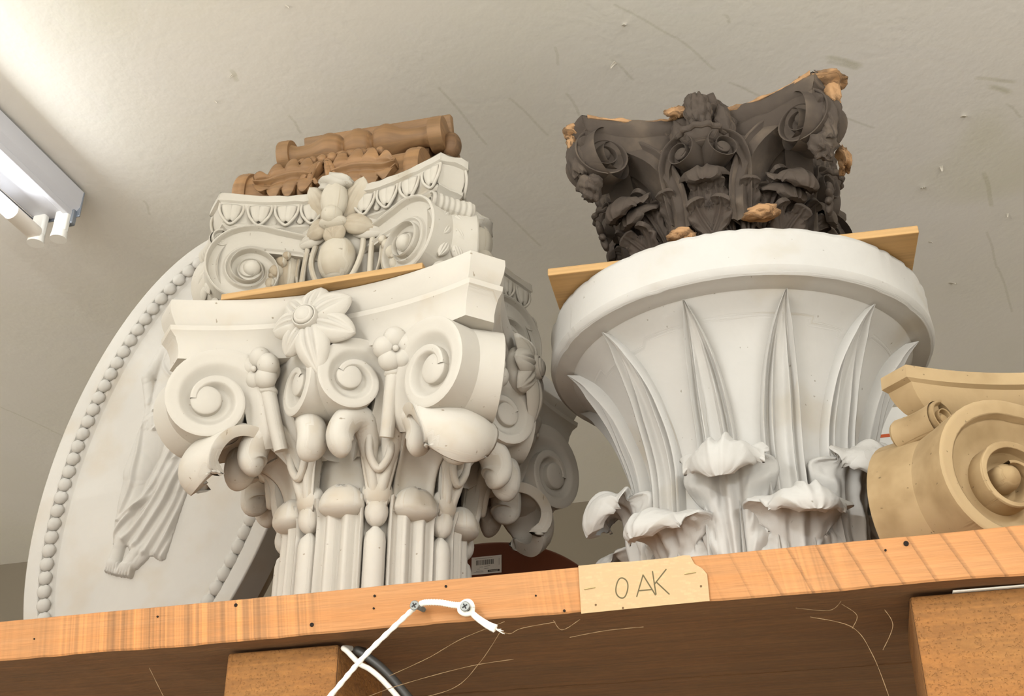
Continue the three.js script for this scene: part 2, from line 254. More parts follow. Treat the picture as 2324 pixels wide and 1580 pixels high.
// ---------- shelf ----------
const SX0 = -1.7, SX1 = 0.75, SD = 0.85;
{
  const saw = (bright, s, along) => tex(1024, 256, (u, v, x) => {
    const lines = fb(u, v * 0 + 0.3, 128, 3, s) * 0.5 + fb((u + v * 0.02) % 1, 0.5, 32, 3, s + 1) * 0.5, fine = fb(u, v, 64, 3, s + 2), hor = fb(0.2, v, 32, 2, s + 3) * 0.4 + fb(u, v, 8, 2, s + 4) * 0.3;
    const patch = sm(-0.1, 0.35, fb(u, 0.7, 6, 3, s + 5)), k = 1 + (along ? hor * 0.2 : lines * 0.16 * patch) + fine * 0.1 + hor * 0.12, r = fb(u, v, 5, 3, s + 8) * 0.1;
    return [bright[0] * k, bright[1] * k * (1 - r * 0.4), bright[2] * k * (1 - r)];
  }, true, 1, 1);
  const sawBump = (s, along) => tex(1024, 256, (u, v) => { const a = fb((u + v * 0.02) % 1, 0.5, 128, 2, s) * 0.5 + fb(u, 0.5, 32, 2, s + 1) * 0.6, k = 128 + 70 * (along ? fb(u, v, 16, 3, s) : a) + 40 * fb(u, v, 64, 3, s + 2); return [k, k, k]; }, false, 1, 1);
  const edgeMark = (u, v) => { // saw marks: dense upright lines at left and centre, slanted wide ones at right
      const X = -0.76 + u * 0.95, wL = sm(0.06, -0.02, X) * sm(-0.1, 0.25, fb(u, 0.7, 5, 3, 55)), sl = (u + (v - 0.5) * 0.006) % 1, a = fb(sl, 0.5, 256, 2, 51) * 0.55 + fb(sl, 0.5, 700, 1, 59) * 0.5 + fb(sl, 0.5, 64, 2, 52) * 0.5;
      const ph = ((X + 0.42 * (v - 0.5) * 0.04) / 0.0235 + 0.3 * fb(u, 0.3, 16, 2, 58)) % 1, f = ph - Math.floor(ph), b = (f < 0.12 ? -0.9 * (1 - f / 0.12) : 0.25 * (1 - f)) * sm(-0.12, -0.02, X);
      const c = fb(0.3, v, 16, 2, 53) * 0.25 + fb(u, v, 48, 3, 54) * 0.5; return [a * wL, b, c]; };
  const cm = tex(2048, 160, (u, v) => { const [a, b, c] = edgeMark(u, v), k = 1 + a * 0.34 + b * 0.2 + c * 0.13, r = fb(u, v, 6, 3, 60) * 0.12 + a * 0.08; return [175 * k, 122 * k * (1 - 0.35 * r), 74 * k * (1 - r)]; }, true, 1 / 0.95, 1 / 0.04);
  const bm = tex(2048, 160, (u, v) => { const [a, b, c] = edgeMark(u, v), k = 140 + 80 * a + 50 * b + 45 * c; return [k, k, k]; }, false, 1 / 0.95, 1 / 0.04);
  for (const t of [cm, bm]) t.offset.set(0.76 / 0.95, 1);
  const front = new THREE.MeshStandardMaterial({ map: cm, bumpMap: bm, bumpScale: 0.0022, roughness: 0.8 });
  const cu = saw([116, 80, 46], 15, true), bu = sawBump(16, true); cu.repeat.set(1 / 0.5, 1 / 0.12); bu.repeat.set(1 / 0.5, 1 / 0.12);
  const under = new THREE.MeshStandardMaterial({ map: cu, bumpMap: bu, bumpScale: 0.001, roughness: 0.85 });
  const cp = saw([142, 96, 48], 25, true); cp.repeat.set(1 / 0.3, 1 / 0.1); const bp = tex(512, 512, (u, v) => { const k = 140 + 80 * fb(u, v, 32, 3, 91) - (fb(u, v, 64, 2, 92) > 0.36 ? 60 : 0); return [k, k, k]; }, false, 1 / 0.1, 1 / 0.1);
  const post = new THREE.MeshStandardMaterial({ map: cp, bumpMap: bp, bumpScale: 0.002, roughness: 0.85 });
  const t = thing('wooden_shelf', 'rough sawn orange wooden shelf on square posts carrying the capitals', 'shelf');
  // front board with slightly wavy rough edge, plain boards behind it
  const w = (x, k) => (noise3(x * 14, k, 0.5) * 0.0012 + noise3(x * 60, k, 3.5) * 0.0005), D1 = 0.246;
  const N = 240, ring = [[0, -D1], [0, -0.0015], [-0.0012, 0], [-0.036, 0], [-0.0375, -0.0012], [-0.038, -D1]];
  const strips = [];
  for (let i = 0; i < ring.length; i++) { const A = ring[i], B = ring[(i + 1) % ring.length], wob = (r, i, x) => [x, r[0] + (i < 3 ? w(x, 1) * 0.4 : w(x, 9)), r[1] + (i > 0 && i < 5 ? w(x, 5) * 0.3 : 0)]; strips.push(grid(1, N, (u, v) => u < 0.5 ? wob(A, i, lerp(SX0, SX1, v)) : wob(B, (i + 1) % ring.length, lerp(SX0, SX1, v)))); }
  const under4 = strips.splice(4, 1)[0], fb_ = part('shelf_board', strips, front, t, 'thick orange board with saw marks along its front edge');
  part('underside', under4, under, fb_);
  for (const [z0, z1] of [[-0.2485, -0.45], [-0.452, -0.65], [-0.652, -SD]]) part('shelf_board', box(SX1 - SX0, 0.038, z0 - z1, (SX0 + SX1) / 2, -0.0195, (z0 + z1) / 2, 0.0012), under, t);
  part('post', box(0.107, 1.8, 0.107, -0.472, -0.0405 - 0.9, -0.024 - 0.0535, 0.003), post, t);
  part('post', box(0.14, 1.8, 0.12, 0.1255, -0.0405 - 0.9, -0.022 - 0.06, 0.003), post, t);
}
// ---------- large cream composite capital on fluted shaft (left) ----------
// slab with four hollow sides: half side a, chamfer c, hollow depth h, profile rows [y, offset]
function abacusGeo(a, c, h, rows, nSide = 18, rough = 0) {
  const out = [];
  for (let k = 0; k < 4; k++) {
    const rot = (x, z) => { const s = [[1, 0], [0, 1], [-1, 0], [0, -1]][k]; return [x * s[0] + z * s[1], -x * s[1] + z * s[0]]; };
    // hollow side at +z and the chamfer at its right end; each is its own smooth strip
    const side = (o) => Array.from({ length: nSide + 1 }, (_, i) => { const t = -1 + 2 * i / nSide, W = a - c + o * 0.55; return [t * W, a - h * (1 - t * t) + o * (1 - 0.12 * abs(t))]; });
    const R = rows.map(([y, o]) => [y, side(o)]);
    out.push(grid(nSide, rows.length - 1, (u, v) => { const r = R[Math.round(v * (rows.length - 1))], p = r[1][Math.round(u * nSide)], q = rot(p[0], p[1]), n = rough ? rough * noise3(p[0] * 90 + k * 31, r[0] * 120, 2) : 0; return [q[0], r[0] + n, q[1] + n]; }));
    out.push(grid(4, rows.length - 1, (u, v) => { const r = R[Math.round(v * (rows.length - 1))], p = r[1][nSide], q = rot(lerp(p[0], p[1], u), lerp(p[1], p[0], u)), n = rough ? rough * 2 * noise3(q[0] * 90, r[0] * 120, q[1] * 90) : 0; return [q[0] + n, r[0] + n, q[1] + n]; }));
  }
  for (const r of [rows[0], rows[rows.length - 1]]) {
    const pts = []; for (let k = 0; k < 4; k++) for (let i = 0; i <= nSide; i++) { const t = -1 + 2 * i / nSide, W = a - c + r[1] * 0.55, x = t * W, z = a - h * (1 - t * t) + r[1] * (1 - 0.12 * abs(t)), s = [[1, 0], [0, 1], [-1, 0], [0, -1]][k]; pts.push([x * s[0] + z * s[1], r[0], -x * s[1] + z * s[0]]); }
    const pos = [0, r[0], 0], idx = []; pts.forEach(p => pos.push(...p)); pts.forEach((_, i) => idx.push(0, 1 + i, 1 + (i + 1) % pts.length)); out.push(build(pos, idx));
  }
  return merge(out);
}
const crease = (rows) => rows.flatMap(r => r[2] ? [[r[0], r[1]], [r[0] + 1e-5, r[1]]] : [[r[0], r[1]]]);
// petal lying along +y from the origin, front to +z
function petalGeo(len, wid, th, cup = 0.2, point = 0, ribs = 2) {
  return grid(56, 22, (u, v) => {
    const a = u * 2 * PI, t = v, w = wid * Math.pow(sin(PI * Math.pow(t, 0.95 - 0.2 * point)), 0.52 + point * 0.4) * (t > 0.97 ? 0.8 : 1), x = cos(a) * w, z = sin(a), nx = cos(a);
    const g = z > 0 ? ribs * 0.17 * (gau(nx - 0.22, 0.09) + gau(nx + 0.22, 0.09)) * sin(PI * t) : 0;
    return [x, t * len, th * (z > 0 ? z * sin(PI * clamp(t * 0.9 + 0.08)) * (1 - g * 1.2) : z * 0.3) + cup * len * (t * t - 0.35 * t) * -1 - 0.12 * th * nx * nx];
  }, true);
}
const composite = thing('composite_capital', 'large cream plaster composite capital on a fluted shaft with a six-petal flower in front', 'capital', [-0.485, 0, -0.25]);
{
  const T = composite, P = M.plasterCream;
  const rot4 = (name, geo, label) => { for (let k = 0; k < 4; k++) { const m = part(name, geo, P, T, label); m.rotation.y = k * PI / 2; } };
  part('abacus', abacusGeo(0.2, 0.028, 0.034, crease([[0.365, 0.002, 1], [0.358, 0.0025], [0.349, 0.000], [0.341, -0.004], [0.3345, -0.0075, 1], [0.334, -0.001, 1], [0.3285, -0.002, 1], [0.322, -0.0085], [0.313, -0.0125], [0.304, -0.0145], [0.297, -0.0145, 1]])), P, T);
  // bell and shaft core
  part('bell', lathe([[0.088, 0], [0.088, 0.1], [0.087, 0.14], [0.089, 0.18], [0.102, 0.22], [0.121, 0.258], [0.136, 0.3]], 64, 32), P, T);
  // fluted tongues with curled caps (eight) and rods with beads between them
  const tongue = shell(36, 18, (u, v) => {
    const w = 0.0255, a = u * w / 0.098, fl = 0.0045 * (gau(abs(u) - 0.36, 0.16) + gau(u * 0.8, 0.04) * 0) - 0.004 * gau(u, 0.1) * 1.2 - 0.004 * gau(abs(u) - 0.7, 0.1), e = abs(u) > 0.86 ? 0.003 : 0;
    const r = 0.1005 + fl + e - (abs(u) > 0.97 ? 0.004 : 0) + 0.006 * sm(0.85, 1, v);
    return [r * sin(a), v * 0.15, r * cos(a)];
  }, 0.02);
  const cap = grid(26, 18, (u, v) => {
    const a = u * 2 * PI, b = (v - 0.5) * PI, x = cos(b) * cos(a), y = sin(b), z = cos(b) * sin(a);
    const g = z > -0.2 ? 0.2 * (gau(x - 0.17, 0.06) + gau(x + 0.02, 0.05)) * sm(-0.5, 0.3, y) : 0, k = 1 - g;
    return [0.0252 * x * k, 0.14 + (y > 0 ? 0.0255 : 0.012) * y * k, 0.1 + 0.0195 * z * k];
  }, true);
  const rod = merge([grid(16, 14, (u, v) => { const a = u * 2 * PI, r = 0.0115 * Math.sqrt(1 - Math.pow(sm(0.85, 1, v) * 0.98, 2)); return [r * cos(a), v * 0.119, 0.097 + r * sin(a)]; }, true), blob([0, 0.1335, 0.099], [0.0125, 0.0165, 0.012])]);
  for (let k = 0; k < 8; k++) {
    const a = k * PI / 4; let m = part('fluted_leaf', tongue, P, T); m.rotation.y = a; m = part('leaf_cap', cap, P, T); m.rotation.y = a + 0.02;
    m = part('rod', rod, P, T); m.rotation.y = a + PI / 8;
  }
  // calyx: goblet with two curled lips and a U-shaped groove, at +-22.5 degrees of each face
  const cyl3 = (r, deg, y) => [r * sin(deg * D2R), y, r * cos(deg * D2R)];
  function lip(s, wd = 1, fw = 0) {  // one curled lip of the calyx, s = side: rises beside the U groove, rolls outward and hangs down
    const path = [[0.104, 1.2, 0.15], [0.110, 3.6, 0.17], [0.114, 5.2, 0.19], [0.119, 6.2, 0.208], [0.128, 8.2, 0.2215], [0.138, 11.8, 0.2235], [0.145, 15.2, 0.214], [0.147, 16.6, 0.1995], [0.144, 15.4, 0.1885], [0.139, 13.4, 0.185]].map(([r, d, y], i) => cyl3(r + fw * sm(2, 5, i), s * (d > 6 ? 6 + (d - 6) * wd : d), y));
    return sweep(path, t => { const w = t < 0.5 ? lerp(0.0066, 0.0155, sm(0.1, 0.5, t)) : lerp(0.0155, 0.0182, sm(0.5, 0.68, t)), e = t > 0.82 ? Math.sqrt(max(0.04, 1 - Math.pow((t - 0.82) / 0.18, 2) * 0.96)) : 1; return [w * e, lerp(0.008, 0.0142, sm(0.2, 0.6, t)) * e]; }, 20, 60, cyl3(1, s * 12, 0));
  }
  const lipW = lip(1), lipWm = lip(-1), lipN = lip(1, 0.85, 0.01), lipNm = lip(-1, 0.85, 0.01);
  const uridge = sweep([[0.129, -5.5, 0.222], [0.125, -5.4, 0.205], [0.122, -4.6, 0.187], [0.1195, 0, 0.1735], [0.122, 4.6, 0.187], [0.125, 5.4, 0.205], [0.129, 5.5, 0.222]].map(([r, d, y]) => cyl3(r, d, y)), t => 0.0045, 10, 40);
  const goblet = shell(20, 18, (u, v) => { const w = lerp(6.2, 10.5, sm(0, 0.8, v)), r = 0.102 + 0.008 * sm(0.2, 0.9, v) + 0.012 * sin(PI * min(1, v * 0.75 + 0.12)) * (1 - 0.28 * u * u) - 0.006 * gau(u, 0.32) * sm(0.45, 0.65, v); return cyl3(r, u * w, 0.138 + v * 0.078); }, 0.018);
  const calyxBase = blob([0, 0.154, 0.1], [0.0165, 0.017, 0.0135]);
  for (let k = 0; k < 8; k++) {
    const a = (Math.floor(k / 2) * 90 + (k % 2 ? 22.5 : -22.5)) * D2R;
    const c = part('calyx', merge([goblet, calyxBase, uridge]), P, T); c.rotation.y = a;
    part('curled_lip', k % 2 ? lipN : lipW, P, c); part('curled_lip', k % 2 ? lipWm : lipNm, P, c);
  }
  // corner leaves
  const spine = [[0.098, 0.135], [0.099, 0.165], [0.107, 0.193], [0.124, 0.213], [0.147, 0.2245], [0.171, 0.2255], [0.192, 0.216], [0.205, 0.198], [0.207, 0.179], [0.198, 0.168]];
  const cleaf = shell(24, 40, (u, v) => {
    const c = spline(spine, v), d = spline(spine, min(1, v + 0.02)), b = spline(spine, max(0, v - 0.02)), tx = d[0] - b[0], ty = d[1] - b[1], l = hyp(tx, ty);
    const w = lerp(0.024, 0.043, sm(0.2, 0.65, v)) * (1 - 0.42 * sm(0.72, 0.97, v)) * (v > 0.96 ? 0.86 : 1), drop = 0.0125 * u * u * sm(0.1, 0.4, v) + 0.002 * gau(abs(u) - 0.86, 0.15), nx = -ty / l, ny = tx / l;
    const bul = 0.004 * gau(v - 0.85, 0.12) * (1 - u * u);
    return [u * w, c[1] + ny * (bul - drop), c[0] + nx * (bul - drop)];
  }, (u, v) => 0.012 + 0.005 * sm(0.7, 1, v));
  for (let k = 0; k < 4; k++) { const m = part('corner_leaf', cleaf, P, T); m.rotation.y = PI / 4 + k * PI / 2; }
  // scrolls
  const prof = (w, f) => w < 0.1 ? 0.9 + w : w < 0.52 ? 1 : lerp(1, 0.12, Math.pow(sm(0.5, 0.98, w), 0.8));
  const vol = { R: 0.068, q: 0.47, turns: 1.42, a0: 150, depth: 0.04, H: 0.0095, prof, rise: 0.25, pre: [[-0.07, -0.04, -0.05, -0.045, -0.024], [-0.073, -0.018, -0.042, -0.032, -0.01]], npre: 10 };
  for (const s of [1, -1]) rot4('corner_volute', place(scroll({ ...vol, flip: s < 0 }), [s * 0.125, 0.2465, 0.168], s * -27, -4));
  const hel = { R: 0.056, q: 0.47, turns: 1.38, a0: 165, depth: 0.05, H: 0.008, prof, rise: 0.2, pre: [[-0.058, -0.06, -0.024, -0.065, -0.045], [-0.058, -0.04, -0.024, -0.045, -0.02], [-0.057, -0.012, -0.027, -0.02, -0.004]] };
  for (const s of [1, -1]) rot4('helix', place(scroll({ ...hel, flip: s > 0 }), [s * 0.029, 0.2565, 0.155], s * 40, -3));
  // webs between helices, buds and volutes
  rot4('web', [-1, 1].map(s => shell(10, 10, (u, v) => [s * lerp(0.055, 0.105, (s * u + 1) / 2 * (0.6 + 0.4 * v) + 0.02), 0.24 + v * 0.057, lerp(0.128, 0.146, v) - 0.008 * (1 - u * u)], 0.02)));
  // buds
  const budPetals = []; for (let i = 0; i < 5; i++) { const a = (90 + i * 72) * D2R; budPetals.push(blob([cos(a) * 0.0122, sin(a) * 0.0122, 0.005], [0.0128, 0.0128, 0.0115])); }
  const bud = merge([...budPetals, blob([0, 0, 0.0155], [0.0035, 0.0035, 0.003]), blob([0, 0, -0.004], [0.016, 0.016, 0.014])]);
  for (const s of [1, -1]) {
    rot4('bud', place(bud, [s * 0.0765, 0.2865, 0.154], s * 20, -18, s * 8));
    rot4('bud_stem', merge([sweep([[s * 0.060, 0.2, 0.128], [s * 0.067, 0.235, 0.139], [s * 0.074, 0.272, 0.150]], t => 0.0075 + 0.0012 * t, 12, 12), blob([s * 0.0725, 0.263, 0.147], [0.0105, 0.006, 0.0105])]));
  }
  // fleuron
  for (let k = 0; k < 4; k++) {
    const f = new THREE.Group(); f.name = 'fleuron'; f.rotation.y = k * PI / 2; T.add(f);
    const put = (g) => place(g, [-0.013, 0.3205, 0.178], 0, 2);
    [[80, 0.046, 0.0175, 0], [30, 0.052, 0.0195, 0.2], [-20, 0.055, 0.0195, 0.2], [-76, 0.068, 0.0195, 0.7], [-126, 0.044, 0.0165, 0], [-174, 0.043, 0.0165, 0], [132, 0.044, 0.0165, 0]].forEach(([ang, L, w, pt], i) => { const g = petalGeo(L, w, 0.0125, 0.12, pt); g.rotateZ((ang - 90) * D2R); g.translate(0, 0, 0.004 + (i % 2) * 0.0025); part('petal', put(g), P, f); });
    part('flower_center', merge([put(lathe([[0.0001, 0.004], [0.008, 0.004], [0.0108, 0.002], [0.0112, -0.001], [0.0122, 0.001], [0.0135, 0.0005], [0.0145, -0.004], [0.0145, -0.01]], 32, 24).rotateX(PI / 2).translate(0, 0, 0.019)), put(blob([0, 0, 0.019], [0.0102, 0.0102, 0.0065]))]), P, f);
    part('flower_back', put(blob([0, -0.004, -0.006], [0.03, 0.032, 0.016])), P, f);
  }
}
const BX = -0.067, BZ = -0.26, BT = 0.3435, BR = 0.207, BN = 12, BA0 = -10.5, BY0 = 0.012;
const BPROF = [[0, 0.118], [0.08, 0.114], [0.14, 0.1125], [0.17, 0.117], [0.2, 0.1265], [0.23, 0.1375], [0.255, 0.15], [0.272, 0.164], [0.287, 0.185]];
const BLEAF = [[-72, 1, 1, 0.98, 1], [-6, 1, 1, 1, 2], [51, 1, 0.95, 1, 3], [112, 1, 1, 1, 4], [174, 1, 1, 1, 5], [-128, 1, 1, 1, 6], [-36, 0, 1, 0.88, 7], [21, 0, 1.05, 0.92, 8], [83, 0, 1, 0.95, 9], [143, 0, 1, 1, 10], [-157, 0, 1, 1, 11], [-98, 0, 1, 1, 12]];
// ---------- acanthus leaf: spine in (out, up), lobes along both edges, veins, curled tip ----------
// returns geometry around x = across, y = up, z = out
function acanthus({ spine, w0 = 0.02, w1 = 0.045, tip = 0.03, lobes = 4, lobeDepth = 0.35, thick = 0.006, cup = 0.25, nu = 44, nv = 64, vein = 0.0022, rib = 0.003, wrap = 0, s = 0, rough = 0, tipFrom = 0.72, tipDrop = 0.5 }) {
  return shell(nu, nv, (u, v, off) => {
    const c = spline(spine, v), d = spline(spine, min(1, v + 0.015)), b = spline(spine, max(0, v - 0.015)), tx = d[0] - b[0], ty = d[1] - b[1], l = hyp(tx, ty) || 1, nx = -ty / l * -1, ny = -tx / l;
    const a = abs(u), ph = v * lobes + 0.15 - 0.35 * a, fr = ph - Math.floor(ph);
    const scal = Math.pow(abs(sin(PI * fr)), 0.6), body = v < tipFrom ? 1 : 0;
    const base = v < tipFrom ? lerp(w0, w1, sm(0, 0.5, v)) : lerp(w1 * 0.8, tip, sm(tipFrom, 1, v)) * Math.sqrt(max(0.02, 1 - Math.pow(sm(0.86, 1.0, v), 2) * 0.75));
    const w = base * (1 - (v < tipFrom ? lobeDepth : lobeDepth * 0.3) * (1 - scal) * sm(0.35, 1, a));
    // relief: centre rib, folds between lobes, raised lobe bellies
    let h = (rib * gau(u, 0.1) * (1 - 0.5 * v) - rib * 0.7 * gau(a - 0.2, 0.09)) * (1 - 0.7 * sm(tipFrom, 0.8, v)) + vein * (scal - 0.5) * 2 * sm(0.15, 0.6, a) * (1 - 0.85 * sm(tipFrom - 0.05, tipFrom + 0.12, v)) + vein * 0.7 * cos(2 * PI * fr * 2) * sm(0.3, 0.8, a) * (1 - sm(tipFrom - 0.05, tipFrom + 0.12, v)) - cup * w * u * u * (1 - (1 + tipDrop) * sm(tipFrom - 0.14, tipFrom + 0.12, v));
    if (rough) h += (rough * noise3(u * 5 + s, v * 9, s * 3.1) + rough * 0.5 * noise3(u * 14 + s, v * 22, s * 1.7)) * (1 - 0.7 * sm(tipFrom, 0.85, v));
    h -= off * (1 - 0.5 * sm(0.8, 1, a));
    const up = 0.012 * 0 + lobeDepth * 0.012 * a * (scal - 0.4) * (v < tipFrom ? 1 : 0);
    let x = u * w, z = c[0] + nx * h, y = c[1] + ny * h + up;
    if (wrap) { const ang = x / wrap; z = z - wrap * (1 - cos(ang)); x = wrap * sin(ang) * (1 + z * 0); }
    return [x, y, z];
  }, thick, true);
}
// ---------- white bell-shaped capital with tall water leaves (right) ----------
const bell = thing('bell_capital', 'large white plaster bell-shaped capital with round rim, tall pointed leaves and acanthus foot', 'capital', [BX, 0.0016, BZ]);
{
  const T = bell, P = M.plasterWhite;
  const chip = (a, y) => { const f = 0.0009 * min(0, noise3(a * 26, y * 40, 1) + 0.25) + 0.003 * min(0, noise3(a * 7, y * 40, 5) + 0.62); return f; };
  const RP = [[0.02, BT], [BR - 0.006, BT], [BR - 0.001, BT - 0.002], [BR, BT - 0.006], [BR - 0.001, BT - 0.02], [BR + 0.001, BT - 0.045], [BR - 0.001, BT - 0.051], [BR - 0.005, BT - 0.0535], [BR - 0.014, BT - 0.0545], [BR - 0.0215, BT - 0.0575], [BR - 0.045, BT - 0.0585]];
  part('rim', lathe(RP.flatMap((p, i) => [1, 3, 5, 7].includes(i) ? [p, p] : [p]), 220, 60, false, (a, y, r) => (y > BT - 0.008 && r > BR - 0.03 ? 3.2 * chip(a, 1) : y < BT - 0.048 && r > BR - 0.02 ? 1.0 * chip(a, 7) : 0)), P, T);
  const prof = BPROF;  // [y, radius]
  const rad = y => spline(prof.map(p => [p[1]]), 0)[0] * 0 + (() => { let i = 0; while (i < prof.length - 2 && y > prof[i + 1][0]) i++; const k = clamp((y - prof[i][0]) / (prof[i + 1][0] - prof[i][0])); const a = prof[max(i - 1, 0)], b = prof[i], c = prof[i + 1], d = prof[min(i + 2, prof.length - 1)]; const m0 = (c[1] - a[1]) / (c[0] - a[0]) * (c[0] - b[0]), m1 = (d[1] - b[1]) / (d[0] - b[0]) * (c[0] - b[0]); const k2 = k * k, k3 = k2 * k; return (2 * k3 - 3 * k2 + 1) * b[1] + (k3 - 2 * k2 + k) * m0 + (-2 * k3 + 3 * k2) * c[1] + (k3 - k2) * m1; })();
  const top = BT - 0.057;
  part('bell', grid(144, 60, (u, v) => { const y = v * top, r = rad(y), a = u * 2 * PI; return [r * sin(a), y, r * cos(a)]; }, true, false), P, T);
  // tall pointed leaves: lancet outline with a raised double border
  const N = BN;
  for (let k = 0; k < N; k++) {
    const a0 = BA0 * D2R + k * 2 * PI / N;
    const yt = top - 0.004;
    const leaf = shell(52, 60, (u, v, off) => {
      const y = v * yt, r = rad(y), W = PI / N * 0.63 * (v < 0.5 ? lerp(0.85, 1, v / 0.5) : 1 - Math.pow((v - 0.5) / 0.5, 2.1)) + 0.003, a = a0 + u * W, q = abs(u), n = W / (PI / N * 0.63);
      const e = sm(0.02, 0.3, 1 - v) , h = 0.0105 * gau(q - 0.87, 0.11) * (0.4 + 0.6 * min(1, n * 3)) + 0.0085 * gau(q - 0.45, 0.11) * e * min(1, n * 2) + 0.003 * (1 - e) * gau(u, 0.5) - 0.004 * e * min(1, n * 2);
      const rr = r + h + 0.0055 - (q > 0.985 ? 0.004 : 0) + 0.003 * sm(0.75, 1, v) - off;
      return [rr * sin(a), y + 0.002 * noise3(a * 30, y * 40, 3) * 0.3, rr * cos(a)];
    }, 0.014, true);
    part('tall_leaf', leaf, P, T);
  }
  // acanthus at the foot, tall and short in turn
  const tall = [[0, 0], [0.004, 0.035], [0.008, 0.07], [0.012, 0.1], [0.022, 0.119], [0.035, 0.124], [0.046, 0.116], [0.05, 0.103], [0.046, 0.092]];
  const short = [[0, 0], [0.004, 0.024], [0.008, 0.045], [0.016, 0.066], [0.029, 0.079], [0.043, 0.078], [0.051, 0.067], [0.05, 0.056]];
  const put = (g, deg, y, r, sx = 1, sy = 1) => { g = g.clone(); g.scale(sx, sy, 1); g.translate(0, y, r); g.rotateY(deg * D2R); return g; };
  for (const [deg, k, sx, sy, sd] of BLEAF) {
    const g = acanthus({ spine: k ? tall : short, w0: k ? 0.026 : 0.03, w1: k ? 0.05 : 0.05, tip: k ? 0.025 : 0.024, lobes: k ? 4.4 : 3.4, lobeDepth: 0.48, thick: 0.009, cup: 0.34, vein: 0.0042, rib: 0.006, wrap: 0.12, rough: 0.0028, s: sd, tipFrom: 0.56, tipDrop: 1.5 });
    part('acanthus_leaf', put(g, deg, BY0, rad(0.03) + 0.004, sx, sy), P, T);
  }
}
// ---------- four-cornered ionic capitals (white one on the stack, tan one at right) ----------
function ionic(T, P, o) {
  const { a, top, bot, rows, vy, vr, vx, vz, prof, turns, q, H, depth, az = 27, neck, roll, hollow, faces = [0, 1, 2, 3], eye = 0.8, rough = 0, a0 = 128, tilt = 0, ribs = 0, rise = 0.3 } = o;
  part('abacus', abacusGeo(a, o.chamfer ?? 0.026, hollow, crease(rows), 26, rough), P, T);
  part('neck', lathe(neck, 64, 24), P, T);
  const pre = o.pre ?? [[-vr * 1.9, vr * 0.62, -vr * 1.9, vr * 0.1], [-vr * 1.45, vr * 0.74, -vr * 1.4, vr * 0.3], [-vr * 1.0, vr * 0.84, -vr * 0.9, vr * 0.42]];
  for (const k of faces) for (const s of [1, -1]) {
    const m = part('volute', place(scroll({ R: vr, q, turns, a0, pre: pre.map(p => [...p, 0]), prof, depth, flip: s < 0, H, rise, eye, dome: 0.55, nw: 26, seg: 44 }), [s * vx, vy, vz], s * -az, tilt), P, T); m.rotation.y = k * PI / 2;
  }
  // small roll under each abacus corner, running along the chamfer
  for (let k = 0; k < 4; k++) {
    const [rr, rd, rl, ry] = roll, g = [];
    const R = (x, t) => ribs ? rr * (1 + 0.05 * cos(x * ribs)) * lerp(0.86, 1, abs(t) * abs(t)) : rr * lerp(0.9, 1, t * t);
    const body = grid(28, 40, (u, v) => { const b = -PI * 0.9 + u * 2 * PI, t = -1 + 2 * v, r = R(v * rl * 100, t); return [t * rl / 2, ry + r * sin(b), rd + r * cos(b)]; }, true);
    g.push(body);
    for (const s of [1, -1]) {
      const sc = scroll({ R: rr, q: 0.5, turns: 1.5, a0: 90, prof: (w) => w < 0.3 ? 1 : lerp(0.9, 0.1, sm(0.3, 0.5, w)), depth: 0.006, H: 0.005, eye: 0.9, flip: s > 0, nw: 10, seg: 24 });
      sc.rotateY(s * PI / 2); sc.translate(s * (rl / 2 - 0.001), ry, rd); g.push(sc);
    }
    // tongue running down from the roll to the volutes
    g.push(shell(10, 12, (u, v) => [u * rl * 0.47, lerp(ry - rr * 0.2, ry - rr * 2.4, v), rd - rr * 0.5 + rr * 0.5 * sin(v * PI * 0.5) - rr * 0.9 * v], -0.012));
    const m = part('corner_roll', merge(g), P, T); m.rotation.y = PI / 4 + k * PI / 2;
  }
}
const ionicWhite = thing('ionic_capital', 'small white plaster ionic capital with egg-and-leaf ornament, on a wooden strip on the cream capital', 'capital', [-0.5015, 0.3735, -0.25], 0);
